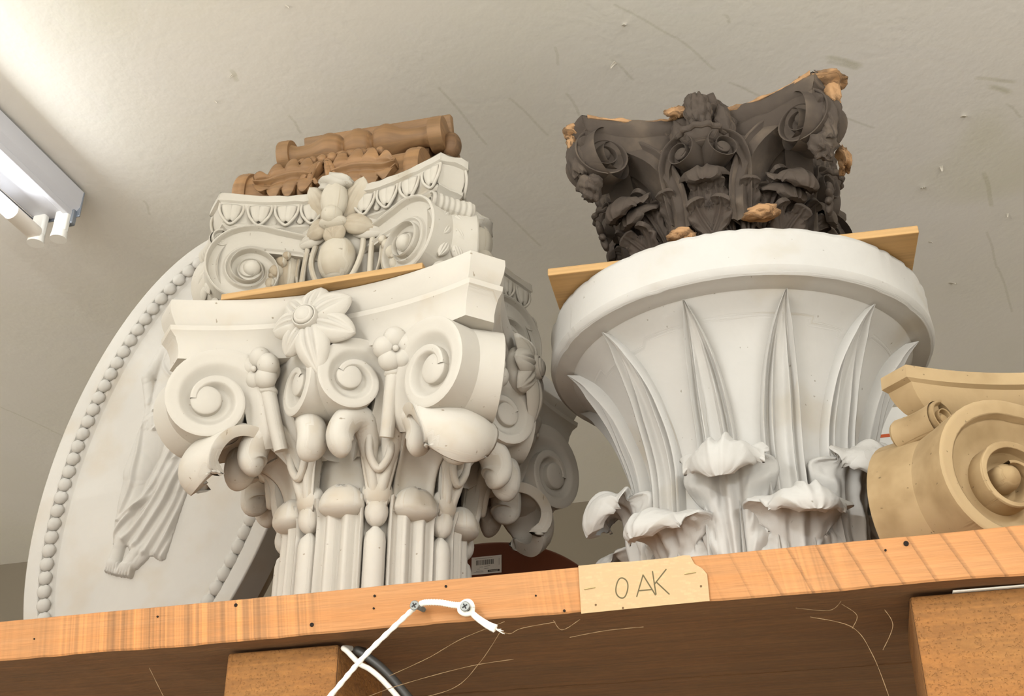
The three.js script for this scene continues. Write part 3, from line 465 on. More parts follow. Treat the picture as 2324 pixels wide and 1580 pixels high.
{
  const T = ionicWhite, P = M.plasterGrey, P2 = M.plasterStain;
  const a = 0.166, hollow = 0.034;
  ionic(T, P, { a, hollow, chamfer: 0.026, rough: 0.0009,
    rows: [[0.160, -0.003, 1], [0.158, -0.001], [0.149, 0.0, 1], [0.147, -0.004, 1], [0.135, -0.006], [0.122, -0.012, 1], [0.120, -0.009], [0.117, -0.009, 1], [0.113, -0.016], [0.108, -0.018, 1]],
    vy: 0.051, vr: 0.066, vx: 0.1, vz: 0.142, q: 0.44, turns: 1.95, H: 0.013, depth: 0.045, a0: 112, az: 29,
    prof: (w, f) => w < 0.09 ? 0.85 + 0.15 * sm(0, 0.03, w) : w < 0.16 ? lerp(1, 0.42, sm(0.09, 0.16, w)) : w < 0.74 ? 0.42 - 0.12 * sin(PI * (w - 0.16) / 0.58) : w < 0.84 ? lerp(0.42, 0.75, sm(0.74, 0.8, w)) : lerp(0.75, 0.55, sm(0.84, 0.9, w)),
    neck: [[0.1, -0.0], [0.102, 0.03], [0.108, 0.06], [0.118, 0.085], [0.126, 0.11]], roll: [0.0135, 0.207, 0.044, 0.092], ribs: 9 });
  // leaf-and-dart ornament on the abacus
  const leafO = merge([shell(10, 10, (u, v) => [u * 0.0105 * Math.pow(cos(v * PI / 2 * 0.98), 0.55), 0.008 - v * 0.0205, 0.002 + 0.0022 * (1 - u * u) - 0.002 * gau(u, 0.15)], 0.004),
    sweep([[-0.0138, 0.01, 0.004], [-0.0138, 0.0, 0.0055], [-0.0095, -0.01, 0.0055], [0, -0.0185, 0.004], [0.0095, -0.01, 0.0055], [0.0138, 0.0, 0.0055], [0.0138, 0.01, 0.004]], t => 0.0019, 6, 24)]);
  const dart = merge([sweep([[0, 0.008, 0.003], [0, -0.006, 0.0035], [0, -0.015, 0.002]], t => [0.0015 + 0.0035 * gau(t - 0.75, 0.16), 0.0018], 6, 14), blob([0, 0.008, 0.0035], [0.003, 0.003, 0.002], null, 10, 8)]);
  for (let k = 0; k < 4; k++) for (let i = -4; i <= 4; i++) {
    if (i === 0) continue;
    const x = i * 0.0315 + (i > 0 ? 0.002 : -0.002), t = x / (a - 0.026), z = a - hollow * (1 - t * t) - 0.0085, dz = 2 * hollow * t / (a - 0.026);
    for (const [g, dx, nm] of [[leafO, 0, 'leaf_ornament'], [dart, 0.0157 * Math.sign(i), 'dart_ornament']]) {
      if (abs(x + dx) > a - 0.03) continue;
      const m = part(nm, g, P, T), yy = new THREE.Group(); T.remove(m); m.position.set((x + dx) * cos(k * PI / 2) + z * sin(k * PI / 2), 0.1365, -(x + dx) * sin(k * PI / 2) + z * cos(k * PI / 2)); m.rotation.y = k * PI / 2 - Math.atan(dz); T.add(m);
    }
  }
  // face ornaments: egg in its shell, darts, side eggs, fruit and leaf cluster above
  for (const k of [0, 1, 2, 3]) {
    const rot = m => { m.rotation.y = k * PI / 2; m.position.y = 0.012; return m; };
    rot(part('egg', [blob([0, 0.054, 0.121], [0.023, 0.031, 0.02]), sweep([[-0.03, 0.082, 0.118], [-0.031, 0.052, 0.124], [-0.02, 0.022, 0.126], [0, 0.012, 0.126], [0.02, 0.022, 0.126], [0.031, 0.052, 0.124], [0.03, 0.082, 0.118]], t => 0.0035, 8, 30)], P2, T, 'dusty egg ornament'));
    for (const s of [1, -1]) {
      rot(part('dart', [sweep([[s * 0.041, 0.082, 0.117], [s * 0.042, 0.04, 0.121], [s * 0.043, 0.012, 0.12]], t => [0.0035 + 0.004 * gau(t - 0.85, 0.1), 0.003], 8, 18), sweep([[s * 0.052, 0.08, 0.113], [s * 0.052, 0.045, 0.117], [s * 0.046, 0.02, 0.118]], t => [0.003 * (1 - 0.6 * t), 0.003], 8, 14)], P2, T));
      rot(part('side_egg', [blob([s * 0.07, 0.05, 0.113], [0.018, 0.032, 0.018]), sweep([[s * 0.056, 0.08, 0.112], [s * 0.06, 0.04, 0.121], [s * 0.07, 0.01, 0.118]], t => 0.0032, 8, 18)], P2, T));
      const berries = []; for (const [bx, by, r] of [[0.072, 0.044, 0.009], [0.078, 0.028, 0.008], [0.066, 0.056, 0.007], [0.07, 0.015, 0.008], [0.06, 0.064, 0.0055], [0.082, 0.044, 0.006]]) berries.push(blob([s * bx, by, 0.131], [r, r, r * 0.9], null, 12, 8), blob([s * (bx + 0.004), by - 0.006, 0.133], [r * 0.5, r * 0.5, r * 0.5], null, 8, 6));
      rot(part('berry_cluster', berries, P2, T));
      rot(part('leaf_spray', [0, 1, 2].map(i => place(petalGeo(0.042, 0.011, 0.006, 0.2, 0.4, 1.5).rotateZ(-s * (52 + i * 24) * D2R), [s * 0.014, 0.088 + i * 0.002, 0.122], 0, 0)), P, T));
    }
    // flower and fruit hanging over the abacus
    rot(part('flower_cluster', [blob([-0.002, 0.128, 0.137], [0.0165, 0.026, 0.015], (x, y, z) => 1 - 0.12 * gau(x, 0.16) * (z > 0 ? 1 : 0)), blob([-0.002, 0.104, 0.14], [0.0125, 0.0125, 0.013]), blob([-0.002, 0.097, 0.134], [0.018, 0.009, 0.013]),
      place(petalGeo(0.056, 0.017, 0.009, -0.25, 0.2, 1).rotateZ(0.55), [-0.008, 0.108, 0.126]), place(petalGeo(0.056, 0.017, 0.009, -0.25, 0.2, 1).rotateZ(-0.5), [0.006, 0.108, 0.126]), place(petalGeo(0.06, 0.018, 0.009, -0.35, 0.1, 1).rotateZ(0.02), [0, 0.106, 0.124]),
      place(petalGeo(0.036, 0.014, 0.008, 0.3, 0.2, 1).rotateZ(1.7), [-0.006, 0.098, 0.13]), place(petalGeo(0.04, 0.014, 0.008, 0.3, 0.2, 1).rotateZ(-1.75), [0.006, 0.098, 0.13])], P2, T));
    rot(part('leaf_cap', [-1, 0, 1].map(i => place(petalGeo(0.026, 0.0115, 0.007, 0.35, 0.1, 1.5).rotateZ(PI - i * 0.75), [i * 0.011, 0.094 - abs(i) * 0.003, 0.134])), P2, T));
    // top broken lump
    rot(part('broken_top', grid(18, 12, (u, v) => { const an = u * 2 * PI, b = (v - 0.5) * PI, n = 1 + 0.4 * noise3(cos(an) * 2 + 5, b * 2, sin(an) * 2) + 0.25 * noise3(cos(an) * 6 + 5, b * 5, sin(an) * 6); return [-0.001 + 0.022 * n * cos(b) * cos(an), 0.153 + 0.013 * n * sin(b), 0.133 + 0.016 * n * cos(b) * sin(an)]; }, true), P, T));
  }
  // leaf chain down the bands between the volutes
  for (let k = 0; k < 4; k++) {
    const t = new THREE.Group(); t.name = 'leaf_band'; t.rotation.y = PI / 4 + k * PI / 2; T.add(t);
    for (let i = 0; i < 6; i++) { const an = (52 - i * 21) * D2R, r = 0.0665, c = [0, 0.047 + r * sin(an) * 0.95, 0.147 + r * cos(an) * 0.98]; for (const s of [1, -1]) part('leaf', place(petalGeo(0.023, 0.0075, 0.005, -0.15, 0.6, 1.5).rotateZ(PI + s * 0.42), [s * 0.004, c[1] + 0.008, c[2] + 0.001], 0, an / D2R), P, t); }
  }
}
const ionicTan = thing('ionic_capital', 'tan stone ionic capital with big spiral scroll at the right end of the shelf', 'capital', [0.2355, 0.0015, -0.218], 0);
{
  const T = ionicTan, P = M.stoneTan;
  ionic(T, P, { a: 0.17, hollow: 0.05, chamfer: 0.021, eye: 0.75,
    rows: [[0.170, -0.003, 1], [0.169, -0.001], [0.157, 0, 1], [0.1545, -0.006, 1], [0.153, -0.0065], [0.149, -0.008], [0.143, -0.012], [0.137, -0.018], [0.132, -0.026], [0.127, -0.034, 1]],
    vy: 0.0535, vr: 0.078, vx: 0.093, vz: 0.150, q: 0.47, turns: 2.1, H: 0.017, depth: 0.034, a0: 108, az: 30, rise: 0.5,
    prof: (w, f) => w < 0.34 ? 0.93 + 0.07 * sm(0, 0.06, w) : w < 0.4 ? lerp(1, 0.6, sm(0.34, 0.39, w)) : lerp(0.6, 0.2, Math.pow(sm(0.4, 0.85, w), 0.8)),
    neck: [[0.115, 0], [0.115, 0.04], [0.12, 0.08], [0.135, 0.13]], roll: [0.0165, 0.2, 0.042, 0.12] });
}
// ---------- carved wooden corbel on top of the left stack ----------
const corbel = thing('carved_corbel', 'brown carved wooden scroll corbel with grapes and acanthus, on top of the left stack', 'corbel', [-0.545, 0.5345, -0.21], 2.5 * D2R);
{
  const grain = (c, s) => tex(512, 512, (u, v) => { const k = 1 + fb((u * 0.12) % 1, v, 48, 3, s) * 0.16 + fb(u, v, 5, 4, s + 1) * 0.12; return c.map((b, i) => b * k * (1 - (i * 0.03) * fb(u, v, 3, 3, s + 2))); }, true, 1 / 0.25, 1 / 0.2);
  const P = new THREE.MeshStandardMaterial({ map: grain([138, 105, 70], 41), roughness: 0.6, side: THREE.DoubleSide });
  const PB = new THREE.MeshStandardMaterial({ map: grain([112, 83, 55], 42), roughness: 0.65, side: THREE.DoubleSide });
  const T = corbel; T.scale.set(0.935, 0.975, 1);
  const LX0 = -0.138, LX1 = 0.122, LY = 0.066, LZ = -0.002, LR = 0.046;      // lower roll
  const UX0 = -0.098, UX1 = 0.138, UY = 0.1595, UZ = -0.02, UR = 0.0235;   // upper roll
  const roll = (x0, x1, y, z, f, n = 60) => grid(36, n, (u, v) => { const a = u * 2 * PI, r = f(v), w = 1 + 0.012 * noise3(v * 12, sin(a) * 2, cos(a) * 2); return [lerp(x0, x1, v), y + r * w * sin(a), z + r * w * cos(a)]; }, true, false, true);
  part('lower_roll', roll(LX0, LX1, LY, LZ, v => LR * (0.94 - 0.1 * gau(v - 0.5, 0.3))), P, T);
  for (const [x, w] of [[LX0 + 0.008, 0.018], [LX1 - 0.004, 0.02]]) part('ring', roll(x - w / 2, x + w / 2, LY, LZ, v => LR * (1.03 - 0.03 * Math.pow(2 * v - 1, 4)), 10), P, T);
  part('baluster_roll', roll(UX0, UX1, UY, UZ, v => UR * (0.6 + 0.5 * gau(v - 0.485, 0.075) + 0.5 * gau(v - 0.3, 0.085) + 0.5 * gau(v - 0.665, 0.085) - 0.3 * gau(v - 0.392, 0.016) - 0.3 * gau(v - 0.576, 0.016) + 0.4 * sm(0.1, 0.0, v) + 0.4 * sm(0.9, 1, v)), 120), P, T);
  for (const [x, w] of [[UX0 + 0.004, 0.018], [UX1 - 0.004, 0.02]]) part('ring', roll(x - w / 2, x + w / 2, UY, UZ, v => UR * (1.06 - 0.03 * Math.pow(2 * v - 1, 4)), 10), P, T);
  // S-shaped body between the rolls and the back plate, narrower than the rolls
  const body = new THREE.Shape(); body.moveTo(0.03, 0.03); body.quadraticCurveTo(-0.02, 0.0, -0.1, 0.0); body.lineTo(-0.085, 0.18); body.quadraticCurveTo(-0.05, 0.19, -0.03, 0.17); body.quadraticCurveTo(-0.04, 0.11, 0.0, 0.1); body.lineTo(0.03, 0.03);
  const bg = new THREE.ExtrudeGeometry(body, { depth: 0.19, bevelEnabled: true, bevelSize: 0.003, bevelThickness: 0.003, bevelSegments: 2, curveSegments: 16 }); bg.rotateY(-PI / 2); bg.scale(-1, 1, 1); bg.rotateY(0); bg.translate(-0.075, 0, 0);
  { const p = bg.attributes.position; for (let i = 0; i < p.count; i++) { /* shape x -> z */ const x = p.getX(i), z = p.getZ(i); p.setX(i, x); p.setZ(i, z); } bg.computeVertexNormals(); boxUV(bg); }
  part('body', bg, PB, T);
  part('back_plate', grid(1, 1, (u, v) => [0, 0, 0]) && (() => { const g = new RoundedBoxGeometry(0.228, 0.236, 0.014, 2, 0.003); g.translate(0, 0.118, 0); g.rotateX(20 * D2R); g.translate(0.032, -0.012, -0.122); return boxUV(g); })(), P, T);
  // openwork scroll on the right cheek
  const cheek = [sweep([[0.145, 0.165, -0.03], [0.147, 0.15, -0.065], [0.146, 0.125, -0.055], [0.146, 0.105, -0.045], [0.148, 0.09, -0.06], [0.147, 0.06, -0.075], [0.146, 0.03, -0.09], [0.145, 0.0, -0.1]], t => [0.009, 0.006], 10, 30, [1, 0, 0]), sweep([[0.145, 0.12, -0.02], [0.147, 0.105, -0.05], [0.147, 0.1, -0.075], [0.146, 0.07, -0.09]], t => [0.007, 0.006], 10, 20, [1, 0, 0])];
  part('cheek_scroll', cheek, PB, T);
  part('boss', blob([UX1 + 0.012, UY - 0.012, UZ - 0.012], [0.014, 0.02, 0.015]), PB, T, 'dark round boss');
  part('boss', blob([LX1 + 0.024, LY + 0.005, LZ - 0.052], [0.014, 0.022, 0.022]), PB, T, 'dark round boss');
  // grapes and acanthus carved over the lower roll
  const at = (x, deg, h = 0) => { const r = LR * 0.93 + h; return [x, LY + r * sin(deg * D2R), LZ + r * cos(deg * D2R)]; };
  let n = 0; for (let i = 0; i < 9; i++) for (let j = 0; j < 2; j++) { const x = -0.056 + i * 0.0145 + j * 0.006, r = 0.0088 - 0.003 * abs(i - 4.5) / 4.5; part('grape', blob(at(x, 42 + j * 17, 0.007), [r, r, r], null, 12, 8), P, T); n++; }
  // leaves: blades fanning from the middle along the roll
  function carvedLeaf(s, len, wid, deg0, lobes) {
    return shell(32, 48, (u, v, off) => {
      const a = abs(u), ph = v * lobes - 0.5 * a, f = ph - Math.floor(ph), sc = Math.pow(abs(sin(PI * f)), 0.55);
      const w = wid * Math.pow(sin(PI * (0.12 + 0.86 * v)), 0.65) * (1 - 0.6 * (1 - sc) * sm(0.25, 1, a));
      const x = s * (0.012 + v * len - 0.012 * a * (1 - v)), d = deg0 + (s * u * -1 * s) * w / LR / D2R + 4 * sin(v * 5), h = 0.007 + 0.004 * sin(PI * v) + 0.004 * gau(u, 0.1) - 0.004 * gau(a - 0.22, 0.1) + 0.009 * (sc - 0.5) * a + 0.006 * sm(0.75, 1, v) - off;
      return at(x, d, h);
    }, 0.012, true);
  }
  const mv = (g, x) => { g.translate(x, 0, 0); return g; };
  part('leaf', mv(carvedLeaf(1, 0.094, 0.031, 0, 4.6), -0.005), P, T); part('leaf', mv(carvedLeaf(-1, 0.082, 0.029, 2, 4.2), -0.008), P, T);
  for (const [s, d0, d1, x1] of [[1, 34, -45, 0.018], [1, 32, -55, 0.008], [1, 30, -60, 0.013], [-1, 34, -40, 0.012], [-1, 30, -45, 0.026]]) part('tendril', sweep(Array.from({ length: 7 }, (_, i) => { const t = i / 6; return at(-0.008 + s * (0.004 + x1 * sin(t * PI * 0.7)), lerp(d0, d1, t), 0.006); }), t => [0.0045 * (1 - 0.5 * t), 0.0045], 8, 24), P, T);
}
// ---------- dark weathered corinthian capital on the white bell ----------
const dark = thing('corinthian_capital', 'dark weathered carved wood corinthian capital with broken tan corners, on the white bell capital', 'capital', [-0.074, 0.3548, -0.285]);
{
  const P = stone([70, 60, 51], [112, 98, 82], { s: 11, stainAmt: 0.6, spot: 0.0, bump: 0.0012, size: 0.2, thr: -0.05, f: 4 });
  const PT = stone([168, 130, 90], [94, 73, 52], { s: 12, stainAmt: 0.7, spot: 0.3, bump: 0.002, size: 0.1, thr: -0.1, f: 5 });
  dark.scale.set(1, 0.915, 1);
  const T = dark, a = 0.158, hollow = 0.04;
  const rot = (name, g, k, label, m = P) => { const x = part(name, g, m, T, label); x.rotation.y = k * PI / 2; return x; };
  part('abacus', abacusGeo(a, 0.026, hollow, crease([[0.252, -0.002, 1], [0.249, 0.0], [0.241, -0.001], [0.234, -0.006], [0.2315, -0.009, 1], [0.2295, -0.008, 1], [0.222, -0.011], [0.213, -0.018], [0.206, -0.024, 1]]), 30, 0.0014), P, T);
  part('bell', lathe([[0.08, 0.0], [0.082, 0.06], [0.086, 0.1], [0.094, 0.14], [0.107, 0.175], [0.122, 0.198], [0.1265, 0.203], [0.126, 0.207], [0.1, 0.207]], 72, 60), P, T);
  part('base_ring', lathe([[0.08, 0.07], [0.092, 0.072], [0.096, 0.08], [0.092, 0.088], [0.08, 0.09]], 48, 24), P, T);
  // broken tan edges along the top and at the corners
  const edge = (x0, x1, w) => grid(8, 60, (u, v) => { const x = lerp(x0, x1, v), t = x / (a - 0.026), z = a - hollow * (1 - t * t) - 0.001, an = u * 2 * PI, n = w * (0.35 + 0.65 * max(0, noise3(x * 70, 1, 4) + 0.45)) * (0.8 + 0.35 * noise3(x * 160, u * 6, 2)); return [x, 0.2505 + n * 0.55 * sin(an), z + n * 0.35 * cos(an)]; }, true, false, true);
  part('broken_edge', edge(-0.125, 0.128, 0.0085), PT, T, 'tan broken upper edge');
  const chunk = (c, r, s, am = 0.35) => grid(24, 16, (u, v) => { const an = u * 2 * PI, b = (v - 0.5) * PI, x = cos(b) * cos(an), y = sin(b), z = cos(b) * sin(an), n = 1 + am * noise3(x * 2.2 + s, y * 2.2, z * 2.2) + am * 0.5 * noise3(x * 6 + s, y * 6, z * 6); return [c[0] + r[0] * x * n, c[1] + r[1] * y * n, c[2] + r[2] * z * n]; }, true);
  for (const [c, r, s] of [[[0.143, 0.247, 0.138], [0.02, 0.0095, 0.018], 1], [[0.148, 0.228, 0.137], [0.009, 0.02, 0.009], 2], [[-0.146, 0.245, 0.135], [0.011, 0.009, 0.012], 3], [[-0.147, 0.223, 0.133], [0.007, 0.018, 0.009], 4], [[0.135, 0.252, 0.13], [0.03, 0.006, 0.02], 9]]) part('broken_corner', chunk(c, r, s), PT, T, 'tan broken corner');
  part('broken_edge', chunk([0.152, 0.165, 0.09], [0.008, 0.018, 0.016], 5, 0.5), PT, T, 'tan patch on the right scroll');
  // fleuron: cone in a ruffled cup on a rough lump
  for (const k of [0, 1, 2, 3]) {
    rot('fleuron_cone', grid(72, 60, (u, v) => { const an = u * 2 * PI, b = (v - 0.5) * PI, sc = 0.2 * abs(sin(v * 15 + (Math.floor(u * 9) % 2) * 1.5)) * abs(sin(u * 9 * PI)), n = 0.92 + sc; return [0.0155 * n * cos(b) * cos(an), 0.241 + 0.029 * n * sin(b), 0.134 + 0.0155 * n * cos(b) * sin(an)]; }, true), k);
    rot('fleuron_cup', [blob([0, 0.196, 0.13], [0.017, 0.009, 0.0145]), grid(48, 14, (u, v) => { const an = u * 2 * PI, w = 1 + 0.07 * cos(an * 11) * sm(0.3, 0.8, v), r = lerp(0.012, 0.0255, Math.sqrt(v)) * w, th = v > 0.85 ? 0 : 0; return [r * cos(an), 0.191 + 0.017 * v, 0.13 + r * 0.85 * sin(an)]; }, true), grid(48, 10, (u, v) => { const an = u * 2 * PI, b = v * 2 * PI, r = 0.0245 + 0.004 * cos(b), w = 1 + 0.07 * cos(an * 11); return [r * w * cos(an), 0.2075 + 0.0045 * sin(b), 0.13 + r * w * 0.85 * sin(an)]; }, true, true)], k);
    rot('fleuron_back', [chunk([0.004, 0.256, 0.117], [0.026, 0.024, 0.018], 20 + k, 0.3), chunk([0.026, 0.228, 0.12], [0.013, 0.026, 0.014], 24 + k, 0.3), chunk([-0.024, 0.226, 0.118], [0.012, 0.022, 0.014], 28 + k, 0.3)], k);
  }
  part('broken_edge', [chunk([-0.024, 0.25, 0.13], [0.012, 0.009, 0.009], 6, 0.5)], PT, T, 'tan broken fleuron edge');
  // corner volutes with long sweeping stems
  const prof = (w) => w < 0.16 ? 1 : w < 0.26 ? lerp(1, 0.45, sm(0.16, 0.24, w)) : lerp(0.45, 0.35, sm(0.3, 0.9, w));
  const pre = [[-0.088, -0.11, -0.076, -0.11], [-0.087, -0.078, -0.074, -0.08], [-0.081, -0.04, -0.067, -0.045], [-0.064, 0.004, -0.047, -0.008]].map((p, i) => [...p, [0.018, 0.02, 0.02, 0.012][i]]);
  for (let k = 0; k < 4; k++) for (const s of [1, -1]) {
    rot('corner_volute', place(scroll({ R: 0.047, q: 0.52, turns: 2.2, a0: 138, pre, prof, depth: 0.03, H: 0.012, flip: s < 0, eye: 0.8, dome: 0.5, rise: 0.1, nw: 16 }), [s * 0.1145, 0.2, 0.127], s * -28, 0), k);
    rot('helix', place(scroll({ R: 0.0275, q: 0.5, turns: 1.6, a0: 150, pre: [[-0.03, -0.085, -0.025, -0.085, -0.016], [-0.031, -0.05, -0.025, -0.05, -0.008], [-0.0295, -0.012, -0.022, -0.016, 0]], prof: (w) => w < 0.16 ? 1 : lerp(0.9, 0.1, sm(0.16, 0.28, w)), depth: 0.022, H: 0.01, flip: s > 0, eye: 0.9, dome: 0.2, nw: 16 }), [s * 0.0215, 0.184, 0.128], s * 30, 0), k);
  }
  for (let k = 0; k < 4; k++) {
    const m = part('volute_band', [chunk([0, 0.195, 0.197], [0.012, 0.03, 0.012], 40 + k, 0.3), chunk([0, 0.16, 0.184], [0.014, 0.018, 0.014], 44 + k, 0.35)], P, T); m.rotation.y = PI / 4 + k * PI / 2;
    const r = part('corner_roll', grid(22, 16, (u, v) => { const an = u * 2 * PI, rr = 0.0095 * (1 + 0.1 * noise3(an, v * 6, k)); return [lerp(-0.017, 0.017, v), 0.213 + rr * sin(an), 0.196 + rr * cos(an)]; }, true, false, true), P, T); r.rotation.y = PI / 4 + k * PI / 2;
  }
  // acanthus: mid leaf and corner leaf rows
  const low = [[0, 0], [0.003, 0.024], [0.006, 0.048], [0.011, 0.068], [0.022, 0.08], [0.034, 0.08], [0.042, 0.07], [0.041, 0.06]];
  const mid = acanthus({ spine: low, w0: 0.02, w1: 0.04, tip: 0.019, lobes: 3.8, lobeDepth: 0.45, thick: 0.008, cup: 0.12, vein: 0.0045, rib: 0.006, wrap: 0.14, rough: 0.0014, s: 3, tipFrom: 0.56, tipDrop: 1.6 });
  const upp = [[0, 0], [0.004, 0.03], [0.01, 0.06], [0.024, 0.083], [0.044, 0.093], [0.062, 0.089], [0.07, 0.076], [0.066, 0.066]];
  const cor = acanthus({ spine: upp.map(p => [p[0] * 0.85, p[1] * 0.83]), w0: 0.02, w1: 0.034, tip: 0.022, lobes: 4.4, lobeDepth: 0.4, thick: 0.009, cup: 0.25, vein: 0.004, rib: 0.005, wrap: 0.14, rough: 0.0014, s: 8, tipFrom: 0.6, tipDrop: 1.6 });
  const sm_ = acanthus({ spine: [[0, 0], [0.004, 0.025], [0.01, 0.05], [0.02, 0.066], [0.03, 0.07]], w0: 0.006, w1: 0.0145, tip: 0.012, lobes: 3, lobeDepth: 0.4, thick: 0.006, cup: 0.1, vein: 0.002, rib: 0.003, nu: 20, nv: 36, s: 2, tipFrom: 0.75 });
  const put = (g, deg, y, r, tw = 0) => { g = g.clone(); if (tw) g.rotateZ(tw * D2R); g.translate(0, y, r); g.rotateY(deg * D2R); return g; };
  for (let k = 0; k < 8; k++) part('acanthus_leaf', put(mid, k * 45 + (k % 2 ? 0 : -1), k % 2 ? 0.058 : 0.078, 0.088), P, T);
  for (let k = 0; k < 4; k++) part('corner_leaf', put(cor, 45 + k * 90, 0.068, 0.092), P, T);
  for (let k = 0; k < 4; k++) for (const s of [1, -1]) {
    const b = k * 90 + s * 22.5;
    for (const [d, y, r, tw] of [[-9, 0.075, 0.096, 16], [0, 0.07, 0.1, 0], [9, 0.075, 0.096, -16], [-13, 0.05, 0.098, 30], [13, 0.05, 0.098, -30], [s * 15, 0.098, 0.1, -s * 24]]) part('leaflet', put(sm_, b + d, y, r, tw), P, T);
  }
  // small rosettes and scrolls on the left and right faces
  for (const [k, s] of [[3, 1], [1, 1], [3, -1], [1, -1]]) {
    rot('rosette', [0, 1, 2, 3, 4, 5, 6, 7].map(i => place(blob([0, 0.011, 0], [0.005, 0.0095, 0.0045], null, 10, 8).rotateZ(i * PI / 4), [s * 0.07, 0.128, 0.13], 0, -10)), k);
    rot('side_scroll', place(scroll({ R: 0.024, q: 0.5, turns: 1.6, a0: 130, prof: (w) => w < 0.25 ? 1 : lerp(1, 0.2, sm(0.25, 0.4, w)), depth: 0.03, H: 0.008, flip: s > 0, nw: 10, seg: 24 }), [s * 0.045, 0.075, 0.125], s * 20, 0), k);
  }
  for (const [c, r, s] of [[[0.054, 0.092, 0.112], [0.019, 0.009, 0.012], 7], [[-0.034, 0.078, 0.113], [0.015, 0.008, 0.01], 8]]) part('broken_leaf', chunk(c, r, s, 0.3), PT, T, 'tan stump of a broken leaf');
}
// ---------- oval plaster medallion with a robed figure in relief (far left) ----------
const plaque = thing('relief_plaque', 'tall oval white plaster medallion with beaded border and robed barefoot figure, at the left end', 'plaque', [-0.897, 0.3835, -0.45]);
{
  const P = M.plasterPlaque, T = new THREE.Group();
  const T0 = plaque, TW = -12 * D2R;
  const A = 0.199, B = 0.388;
  const ring = (rows, n = 160) => grid(n, rows.length - 1, (u, v) => { const r = rows[Math.round(v * (rows.length - 1))], a = u * 2 * PI, k = r[0]; const x = (A + k) * sin(a), y = (B + k) * cos(a); return [x * cos(TW) - y * sin(TW), x * sin(TW) + y * cos(TW), r[1]]; }, true);
  const cr = rows => rows.flatMap(r => r[2] ? [[r[0], r[1]], [r[0], r[1]]] : [r]);
  part('rim', ring(cr([[-0.006, -0.058], [0, -0.054, 1], [0, -0.003], [-0.001, -0.0008], [-0.003, 0], [-0.0225, 0.0005], [-0.0245, -0.001, 1], [-0.0255, -0.005], [-0.032, -0.0065], [-0.0405, -0.0055], [-0.0425, -0.007], [-0.044, -0.0075], [-0.0455, -0.0095], [-0.049, -0.011]])), P, T0);
  part('field', grid(96, 12, (u, v) => { const a = u * 2 * PI, x = (A - 0.046) * v * sin(a), y = (B - 0.046) * v * cos(a); return [x * cos(TW) - y * sin(TW), x * sin(TW) + y * cos(TW), -0.0102 + 0.0025 * (1 - v * v)]; }, true), P, T0);
  part('backing', ring(cr([[-0.012, -0.05], [-0.012, -0.085, 1], [-0.2, -0.085]])), M.plasterStain, T0, 'grey backing slab');
  // bead border
  const bead = blob([0, 0, 0], [0.0107, 0.0104, 0.0085], (x, y, z) => 1 - 0.1 * gau(y + 0.55, 0.12), 16, 10);
  const a = A - 0.033, b = B - 0.033; let arc = 0, n = 0, px = 0, py = b; const N = 4000, per = PI * (3 * (a + b) - Math.sqrt((3 * a + b) * (a + 3 * b))), NB = Math.round(per / 0.0203), step = per / NB; let next = 0;
  for (let i = 1; i <= N && n < NB; i++) {
    const t = i / N * 2 * PI, x = a * sin(t), y = b * cos(t); arc += hyp(x - px, y - py); px = x; py = y;
    if (arc >= next) { const m = part('bead', bead, P, T0); m.position.set(x * cos(TW) - y * sin(TW), x * sin(TW) + y * cos(TW), -0.0035); m.rotation.z = -t + TW + 0.3; next += step; n++; }
  }
  // figure: height field over the field of the medallion
  const caps = [ // x0,y0,x1,y1,r0,r1,height
    [-0.032, 0.226, -0.03, 0.242, 0.017, 0.021, 0.018], [-0.02, 0.246, -0.022, 0.25, 0.014, 0.014, 0.013], [-0.032, 0.222, -0.033, 0.195, 0.0125, 0.015, 0.013], [-0.055, 0.172, -0.0, 0.17, 0.022, 0.022, 0.016], [-0.034, 0.165, -0.03, 0.06, 0.036, 0.034, 0.017],
    [-0.062, 0.168, -0.08, 0.12, 0.0135, 0.0115, 0.017], [-0.08, 0.12, -0.064, 0.076, 0.0115, 0.009, 0.016], [-0.064, 0.076, -0.058, 0.058, 0.0085, 0.0105, 0.014],
    [-0.036, 0.05, -0.052, -0.03, 0.036, 0.027, 0.017], [-0.052, -0.03, -0.05, -0.135, 0.025, 0.013, 0.013], [0.0, 0.05, 0.006, -0.05, 0.03, 0.024, 0.013], [0.006, -0.05, -0.014, -0.148, 0.022, 0.013, 0.011],
    [-0.05, -0.132, -0.053, -0.168, 0.0085, 0.0115, 0.012], [-0.017, -0.146, -0.028, -0.172, 0.011, 0.0135, 0.014], [-0.008, -0.156, -0.018, -0.168, 0.009, 0.009, 0.011],
    ...[0, 1, 2, 3].map(i => [-0.0635 + i * 0.005, 0.054 - i * 0.001, -0.0615 + i * 0.0062, 0.036 - i * 0.0012 + (i === 3 ? 0.006 : 0), 0.0032, 0.0026, 0.012]),
    ...[0, 1, 2, 3, 4].map(i => [-0.0595 + i * 0.0042, -0.166 - i * 0.0008, -0.0615 + i * 0.0046, -0.179 - i * 0.0012, 0.0028, 0.0027, 0.009 + i * 0.0006]),
    ...[0, 1, 2, 3, 4].map(i => [-0.0375 + i * 0.0046, -0.17 - i * 0.0004, -0.0405 + i * 0.0052, -0.1835 - i * 0.0006, 0.003, 0.003, 0.01 + i * 0.0006]),
  ];
  const segD = (x, y, c) => { const dx = c[2] - c[0], dy = c[3] - c[1], l = dx * dx + dy * dy, t = clamp(((x - c[0]) * dx + (y - c[1]) * dy) / (l || 1)); return [hyp(x - c[0] - dx * t, y - c[1] - dy * t), t]; };
